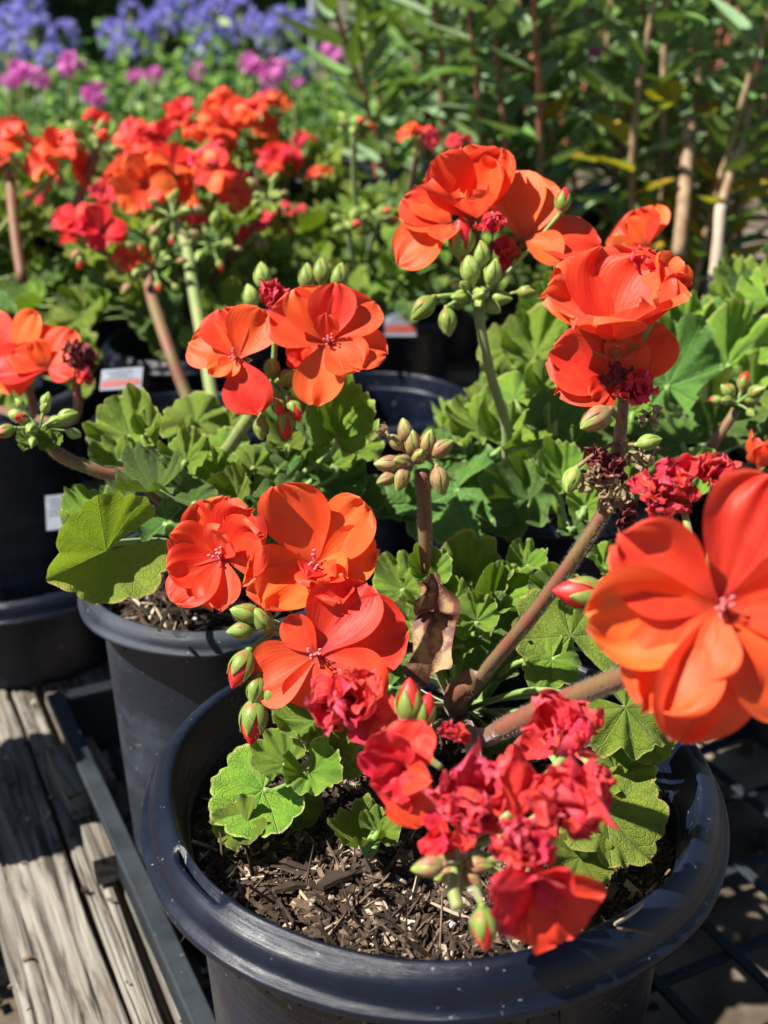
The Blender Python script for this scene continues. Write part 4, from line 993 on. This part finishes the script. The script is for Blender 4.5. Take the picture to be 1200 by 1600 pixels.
# left edge plant nearer: orange flowers and dry crimson head
EC = (-.345, 1.0)
plantE, ER = gera(EC, .225, 'geranium at the left edge, nearer, with an orange flower and a dry crimson head', 110, nl=22, spread=.09, hgt=.08, leafr=(.016, .028), pools=(LPF, LPFD))
FL(plantE, 25, 555, .80, 95, (-.2, .35, .9), 90, P_OR, seed=111, azs=[(100, 20, .9), (50, 25, .9), (200, 20, .9), (150, 30, .7), (320, 30, .8), (270, 10, 1.0)], stm=False)
FL(plantE, 75, 575, .78, 75, (.1, .3, .95), 90, P_OR, seed=112, azs=[(330, 15, .95), (30, 30, .6), (95, 8, 1.15), (70, 20, .8), (240, 20, .6)], stm=False)
wilted(plantE, frame(W(125, 560, .78), (.2, .5, .8), 90, 40/FPX*.78), P_DRY, 14, seed=113)
wilted(plantE, frame(W(132, 590, .775), (.2, .1, .9), 90, 28/FPX*.78), P_WIL, 8, seed=114)
tube_part('stem', [ER, W(105, 660, .82), W(120, 590, .79)], .003, M_stem_red, plantE)
tube_part('stem', [ER, W(50, 650, .84), W(30, 570, .81)], .003, M_stem_red, plantE)
pot(EC, .092, .245, .074, 'dusty black nursery pot with a white label at the left edge', M_pot_dusty, base=.012, seg=96)
pot((-.335, 1.0), .118, .088, .102, 'low wide black pot at the left edge that the labelled pot is set into', M_pot, base=.0, seg=96)
label_card(92, 800, .90, 40, 56, 'small bluish white label on the left-edge pot beside the leaning leaf', 6)

# unseen potted geranium added left of the frame to cast shade on the planks
NC = (-.43, .70)
plantShade, NR = gera(NC, .215, 'unseen geranium added left of the frame to shade the wooden planks', 120, nl=18, spread=.075, hgt=.08, leafr=(.02, .034), pools=(LPF, LPFD))
pot(NC, .070, .228, .055, 'unseen black nursery pot added left of the frame for the shading geranium', M_pot, base=.0, seg=64)
# ---- pots standing about behind
pot((-.17, .965), .080, .225, .060, 'empty black pot in the gap behind the left plant', M_pot, base=.0, seg=96)
pot((-.005, 1.02), .085, .225, .064, 'empty black pot in shade behind the pair of open blooms', M_pot, base=.0, seg=96)
label_card(668, 640, 1.20, 46, 50, 'white sticker low on the wall of the pot in the centre gap', 4)
label_card(626, 505, 1.22, 50, 44, 'white and red label on the rim of the pot in the centre gap', 0, True)
label_card(190, 592, .95, 66, 40, 'white and red label tilted on the pot left of the red stems', 4, True, (-.1, .5, .85))
label_card(655, 345, 1.1, 36, 40, 'white plant tag in the gap left of the upright bloom', 8)
# open pot right, with stake
rp = PZ(1108, 480, .232)
pot((rp.x, rp.y), .056, .232, .045, 'small open black pot at the right with a pale stake', M_pot, base=0, seg=96)
soil(.044, (rp.x, rp.y), .205, 'dark soil in the small open pot at the right', 6, 80, 9)
mb = MB(); mb.box((0, 0, 0), .012, .008, .018)
o = link('pot_clip', mb.mesh('pot_clip', [M_pot], False), Matrix.Translation(W(1120, 458, 1.21))); o.modifiers.new('bevel', 'BEVEL').width = .003
tag(o, 'glossy black clip hooked on the rim of the small open pot', 'clip')
for i, (px, py, y, Rr) in enumerate(((520, 262, 1.55, .10), (600, 300, 1.45, .07), (1010, 300, 1.65, .10), (770, 250, 1.7, .10), (1165, 420, 1.55, .085), (880, 330, 1.75, .10), (560, 290, 1.75, .09), (90, 330, 1.45, .09), (690, 300, 1.5, .09))):
    p = PY(px, py, y); 
    pot((p.x, p.y), Rr, p.z, Rr*.75, ['black pot in the gap left of the bare bud stalk', 'small black pot next to the gap behind the centre', 'black pot under the yellowing shrub', 'black pot in deep shade under the red-tipped shrub', 'glossy black pot at the far right edge', 'black pot behind the upright orange bloom', 'black pot farthest back in the centre gap', 'black pot far back at left', 'black pot behind the bud cluster of the leafy geranium'][i], M_pot, base=-.128 if p.z > 0 else p.z-.2, group=GP, seg=64)

# benches behind: boards the back rows stand on
def board(x0, y0, x1, y1, wd, z, th, lab, mat=M_wood, cat='board'):
    a = Vector((x0, y0, 0)); c = Vector((x1, y1, 0)); dd = (c-a); L = dd.length; dd.normalize(); nn = Vector((dd.y, -dd.x, 0))
    mb = MB(); mb.box((0, 0, 0), wd/2, L/2, th/2)
    o = link('board', mb.mesh('board', [mat], False), Matrix.Translation(((x0+x1)/2, (y0+y1)/2, z)) @ Matrix((nn, dd, Vector((0, 0, 1)))).transposed().to_4x4())
    return tag(o, lab, cat)
board(-.30, 1.52, .35, 1.38, .06, .12, .03, 'pale timber board crossing the gap behind the centre plants')
board(-.25, 1.66, .40, 1.54, .05, .09, .03, 'second timber board just behind the first one')
board(.45, 1.9, 1.8, 1.75, .35, -.09, .04, 'grey concrete kerb block behind the right-hand pots', mat_simple('concrete', (.20, .19, .18), (.30, .28, .26), 12, .9, bump=.4, bd=.003), 'kerb')

# ================================================================== SHRUBS (right, behind)
def lance_mesh(mat, seed, wd=.12):
    r = random.Random(seed); b = MB(); bend = r.uniform(-.35, .35); cp = r.uniform(.2, .6)
    def fn(u, v):
        t = u*2-1; w_ = wd*math.sin(math.pi*min(1, v**.8*.97+.03))**.8
        return (t*w_, v, bend*v*v+cp*w_*t*t)
    b.quadgrid(4, 8, fn); return b.mesh('leaf', [mat])
LN = [lance_mesh(M_leaf_bush, i) for i in range(3)]; LNB = [lance_mesh(M_leaf_bush2, i+5) for i in range(3)]; LNY = [lance_mesh(M_leaf_yel, i+9, .24) for i in range(2)]
M_tip = mat_simple('red_tip_leaf', (.45, .07, .05), (.35, .12, .08), 40, .5, trans=.3)
LNR = [lance_mesh(M_tip, i+12) for i in range(2)]
M_twig = mat_simple('twig_red', (.34, .095, .06), (.22, .10, .06), 30, .6)
def shrub(px, base_py, y, top_z, label, seed, nst=5, nl=240, ll=.06, pools=(LN, LNB), tips=False, yel=0, lean=0, stemc=None, spread=.14, base_z=.05):
    stemc = stemc or M_twig
    r = random.Random(seed); c = PY(px, base_py, y); root = Vector((c.x, y, base_z)); P = thing('shrub', root, label, 'shrub', 'slender shrubs in pots at the back')
    per = nl//nst
    for s in range(nst):
        a = s*2.4+seed; q = spread*r.uniform(.4, 1); top = root+Vector((q*math.cos(a)+lean, q*math.sin(a)*.8, (top_z-base_z)*r.uniform(.8, 1.05)))
        mid = root.lerp(top, .5)+Vector((r.uniform(-.05, .05), r.uniform(-.02, .02), .0))+Vector((q*math.cos(a)*.3, 0, 0))
        pp = catmull([root+Vector((math.cos(a)*.008, math.sin(a)*.008, 0)), mid, top], 10)
        tube_part('branch', [root+Vector((math.cos(a)*.008, math.sin(a)*.008, 0)), mid, top], .0058, stemc, P, n=8, sides=6, taper=.4)
        for i in range(per):
            t = lerp(.12, 1, (i+.5)/per); k = t*(len(pp)-1); j = min(len(pp)-2, int(k)); p = pp[j].lerp(pp[j+1], k-j)
            ax = (pp[j+1]-pp[j]).normalized(); o = ax.orthogonal().normalized(); o.rotate(Matrix.Rotation(i*2.4+r.uniform(-.3, .3), 3, ax))
            d = (ax*r.uniform(.7, 1.7)+o).normalized(); L = ll*1.3*r.uniform(.65, 1.2)*(1 if t < .9 else .75)
            pool = pools[r.randrange(len(pools))]
            if yel and r.random() < yel and t < .55: pool = LNY
            if tips and t > .93: pool = LNR
            link('leaf', pool[r.randrange(len(pool))], frame_w(p, (ax-o*.5+Vector((0, 0, .3))), d, L), P)
    return P
shrub(720, 300, 1.55, .72, 'blue-green shrub with red tips behind the upright orange bloom', 201, nst=7, nl=290, ll=.068, tips=True, spread=.22, lean=-.03)
shrub(860, 330, 1.45, .74, 'grey-green shrub with bare red stems right of the upright bloom', 202, nst=7, nl=280, ll=.072, pools=(LNB, LNB, LN), spread=.24)
shrub(1055, 360, 1.42, .74, 'shrub with yellow and orange lower leaves on pale woody stems', 203, nst=6, nl=260, ll=.062, yel=.42, stemc=M_stem_brown, spread=.22)
shrub(1180, 330, 1.6, .80, 'dark shrub at the right edge with leafy upright stems', 204, nst=7, nl=290, ll=.07, spread=.26, stemc=M_stem_brown)
shrub(960, 280, 1.95, .86, 'tall dark green shrub between the grey-green and the yellowing shrub', 205, nst=8, nl=290, ll=.075, spread=.30)
shrub(1110, 250, 2.3, .95, 'tall dense shrub farthest back at the right', 206, nst=7, nl=230, ll=.09, spread=.36)
shrub(705, 250, 2.1, .80, 'dull green shrub behind the small pink and orange buds', 207, nst=7, nl=270, ll=.075, spread=.25)
shrub(800, 240, 2.4, .95, 'dark background shrub behind the blue-green one', 208, nst=8, nl=290, ll=.09, spread=.36)
def stake(px0, py0, px1, py1, d, lab, rr=.005, mat=M_stem_brown):
    o = tube_part('stake', pts((px0, py0, d), ((px0+px1)/2+2, (py0+py1)/2, d+.01), (px1, py1, d+.02)), rr, mat, None, sides=8, lump=.05)
    return tag(o, lab, 'stake')
stake(1112, 455, 1126, 322, 1.24, 'pale bamboo stake standing in the small open pot', .0060, M_post)
stake(1126, 325, 1190, 90, 1.30, 'thin brown cane leaning right above the pale stake', .005)
stake(1060, 400, 1078, 180, 1.30, 'woody brown stake among the yellow leaves', .0075)

# ================================================================== BACK LEFT: hedge, agapanthus, pink blooms
def leaf_cloud(name, pts_fn, n, size, mats, weights, seed, parent=None, loc=Vector()):
    r = random.Random(seed); b = MB()
    for i in range(n):
        p = pts_fn(r); nrm = Vector((r.gauss(0, .6), r.gauss(0, .6)-.2, 1)).normalized(); t = nrm.orthogonal().normalized(); t.rotate(Matrix.Rotation(r.uniform(0, 6.28), 3, nrm)); q = nrm.cross(t)
        s = size*r.uniform(.6, 1.3); w_ = s*.42
        b.face([p-t*s, p+q*w_-t*s*.1, p+t*s, p-q*w_-t*s*.1], r.choices(range(len(mats)), weights)[0], [(0, .0), (.2, .5), (.5, .9), (.8, .5)])
    o = link(name, b.mesh(name, mats, False), Matrix.Translation(loc), parent); o['kind'] = 'stuff'; return o
M_lf1 = mat_simple('bush_foliage', (.035, .10, .022), (.07, .16, .03), 14, .5, trans=.25)
M_lf2 = mat_simple('bush_foliage_light', (.12, .25, .03), (.19, .33, .04), 14, .5, trans=.3)
M_lf3 = mat_simple('hedge_foliage', (.022, .055, .018), (.04, .085, .025), 5, .6, trans=.15)
for i, (x, y, rx, h) in enumerate(((-1.05, 2.75, .34, .34), (-.66, 2.7, .32, .36), (-.30, 2.75, .32, .34), (.02, 2.7, .28, .34), (-.5, 3.1, .36, .40), (-.95, 3.15, .36, .40), (-.1, 3.1, .36, .40))):
    P = thing('leafy_bush', (x, y, -.13), ['low bright green bush at the far left behind the red blooms', 'low green bush second from the left', 'low green bush under the hovering pink blooms', 'low yellow-green bush beside the shrubs',
        'back-row green bush under the blue flower heads', 'back-row green bush at the far left', 'back-row green bush near the grey pole'][i], 'bush', 'low green bushes at the back')
    def pf(r, rx=rx, h=h):
        a = r.uniform(0, 6.28); e = math.acos(r.uniform(0, 1)); q = r.uniform(.72, 1.05)*(1+.15*math.sin(a*5)+.1*math.sin(a*9+e*4))
        return Vector((rx*q*math.sin(e)*math.cos(a), rx*.8*q*math.sin(e)*math.sin(a), h*1.12*q*math.cos(e)+.10))
    leaf_cloud('foliage', pf, 2600, .020, [M_lf1, M_lf2], [1, 1] if i != 3 else [1, 4], i, P, Vector((x, y, -.13)))
    for k in range(5):
        a = k*1.3; tube_part('twig', [Vector((x, y, -.13)), Vector((x+.08*math.cos(a), y+.08*math.sin(a), .05)), Vector((x+.2*math.cos(a), y+.15*math.sin(a), .18))], .006, M_stem_brown, P, n=3, sides=5)
# pink flower sprays
def spray_mesh(mat, n, rr, fs, seed, npet=5):
    r = random.Random(seed); b = MB()
    for i in range(n):
        v = Vector((r.gauss(0, 1), r.gauss(0, 1), r.gauss(0, .8))).normalized(); c = v*rr*r.uniform(.55, 1); X = v.orthogonal().normalized(); Y = v.cross(X)
        for k in range(npet):
            a = k*2*math.pi/npet+r.uniform(-.2, .2); d = (X*math.cos(a)+Y*math.sin(a)); t = v.cross(d)
            e = (d+v*.5).normalized()
            b.face([c, c+e*fs*.6+t*fs*.3, c+e*fs, c+e*fs*.6-t*fs*.3])
    return b
pink = thing('pink_geranium', PY(420, 190, 2.6), 'trailing geranium with pink-purple heads above the low bushes', 'plant')
for i, (px, py, y, s) in enumerate(((395, 98, 2.55, .035), (425, 115, 2.5, .035), (420, 150, 2.45, .028), (515, 88, 2.6, .032), (15, 118, 2.5, .034), (35, 112, 2.55, .034), (110, 102, 2.5, .034), (150, 148, 2.4, .034), (240, 118, 2.5, .026), (210, 118, 2.55, .022), (310, 112, 2.55, .022), (465, 130, 2.5, .018), (60, 122, 2.5, .03), (928, 85, 1.5, .012), (440, 100, 2.55, .02))):
    p = PY(px, py, y); b = spray_mesh(M_pinkf, 12, s*.6, s*.5, i); me = b.mesh('flower_head', [M_pinkf], False); link('flower_head', me, Matrix.Translation(p), pink)
    if px != 928: tube_part('stem', [p-Vector((0, -.03, .25)), p-Vector((.01, 0, .1)), p], .003, M_stem_green, pink, n=3, sides=5)
# agapanthus
AGH = []
for i in range(3):
    r = random.Random(i+70); b = MB()
    for k in range(26):
        v = Vector((r.gauss(0, 1), r.gauss(0, 1), r.gauss(.25, .8))).normalized()
        L = r.uniform(.75, 1.0)*.085; c = v*L; X = v.orthogonal().normalized(); Y = v.cross(X)
        b.tube([Vector(), c*.62], .0012, 4, 1)
        for q in range(6):
            a = q*math.pi/3; d = (X*math.cos(a)+Y*math.sin(a)); t = v.cross(d); s = .030
            b.face([c*.62, c*.62+v*s*.7+d*s*.35+t*s*.2, c*.62+v*s*1.05+d*s*.75, c*.62+v*s*.7+d*s*.35-t*s*.2])
    AGH.append(b.mesh('flower_head', [M_agap, M_stem_green], False))
strap = lance_mesh(M_agleaf, 88, .05)
for ci, (grp, lab) in enumerate((([(20, 40, 3.0), (55, 60, 2.9), (80, 95, 2.8), (10, 85, 2.9), (100, 60, 3.1), (45, 15, 3.1)], 'agapanthus clump with dense blue heads at the far left'),
        ([(180, 60, 3.5), (205, 25, 3.6), (190, 75, 3.4), (250, 40, 3.5), (228, 58, 3.5), (268, 18, 3.6)], 'agapanthus clump with blue heads left of the middle'),
        ([(310, 40, 3.5), (325, 75, 3.4), (305, 95, 3.3), (335, 20, 3.6), (290, 15, 3.6), (350, 55, 3.5)], 'agapanthus clump in the middle, blue heads lowest'),
        ([(400, 45, 3.5), (375, 22, 3.6), (440, 40, 3.4), (470, 45, 3.4), (425, 60, 3.4), (460, 105, 3.1)], 'agapanthus clump with blue heads next to the grey pole'))):
    c0 = PY(grp[0][0], grp[0][1], grp[0][2]); base = Vector((c0.x, c0.y+.05, -.13)); P = thing('agapanthus', base, lab, 'plant', 'blue agapanthus clumps')
    r = random.Random(ci+5)
    for k, (px, py, y) in enumerate(grp):
        p = PY(px, py, y); link('flower_head', AGH[k % 3], Matrix.Translation(p) @ Matrix.Rotation(k, 4, 'Z') @ Matrix.Scale(r.uniform(.5, .68), 4), P)
        b0 = base+Vector((r.uniform(-.08, .08), r.uniform(-.05, .05), 0))
        tube_part('stalk', [b0, b0.lerp(p, .5)+Vector((0, 0, .02)), p], .005, M_stem_green, P, n=4, sides=6)
    for k in range(46):
        a = r.uniform(0, 6.28); q = r.uniform(.05, .22); d = Vector((math.cos(a), math.sin(a), r.uniform(.9, 2.2)))
        link('leaf', strap, frame_w(base+Vector((q*math.cos(a)*.6, q*math.sin(a)*.6, 0)), Vector((-math.cos(a), -math.sin(a), .8)), d, r.uniform(.32, .52)), P)
# far hedge
def hp(r):
    x = r.uniform(-4.5, 4.5); z = r.uniform(-.1, 2.6); return Vector((x, 5.2+.35*noise.noise(Vector((x*1.3, 0, z*1.6)))+.25*noise.noise(Vector((x*4, 3, z*4)))-abs(r.gauss(0, .06)), z))
leafm = leaf_cloud('hedge', hp, 26000, .05, [M_lf3, M_lf1], [4, 1], 77)
tag(leafm, 'dark green hedge closing the view behind everything', 'hedge', None, 'stuff')
hb = MB(); hb.quadgrid(60, 20, lambda u, v: ((u-.5)*9.4, 5.5+.35*noise.noise(Vector(((u-.5)*12, 0, v*4))), -.13+v*2.6))
ho = link('hedge_core', hb.mesh('hedge_core', [M_lf3]), Matrix.Identity(4), leafm); ho['kind'] = 'stuff'
def post(px, py0, py1, y, lab, rr, mat, lean=0, name='post'):
    a = PY(px, py0, y); b_ = PY(px, py1, y); mb = MB()
    if mat is M_post:
        mb.box((0, 0, 0), rr, rr*.7, (a.z-b_.z)/2+.1)
    else: mb.tube([(0, 0, -(a.z-b_.z)/2-.1), (0, 0, (a.z-b_.z)/2+.1)], rr, 12)
    o = link(name, mb.mesh(name, [mat], False), Matrix.Translation((a+b_)/2) @ Matrix.Rotation(lean, 4, 'Y')); return tag(o, lab, 'post')
post(556, -60, 150, 3.6, 'upright pale timber post behind the bushes', .03, M_post, 0)
post(540, -60, 80, 3.7, 'leaning pale timber prop beside the upright post', .028, M_post, .35)
post(491, -60, 160, 3.8, 'thin grey metal pole left of the timber posts', .014, M_pole)

# bits lying on the rim of the front pot
for i, (px, py, a, l, me) in enumerate(((983, 1428, .5, 1.0, STICKS[0]), (992, 1455, 1.2, .6, STICKS[3]), (1035, 1255, 1.0, .9, CHIPS[4]))):
    o = link('bark_flake', me, Matrix.Translation(PZ(px, py, RIM+.002 if i < 2 else RIM-.026)) @ Matrix.Rotation(-a*1.6, 4, 'Z') @ Matrix.Scale(l, 4))
    tag(o, ['pale bark sliver lying on the right of the front pot rim', 'tiny curled bark sliver on the outer edge of the front pot rim', 'pale bark flake standing against the inner right wall'][i], 'bark')
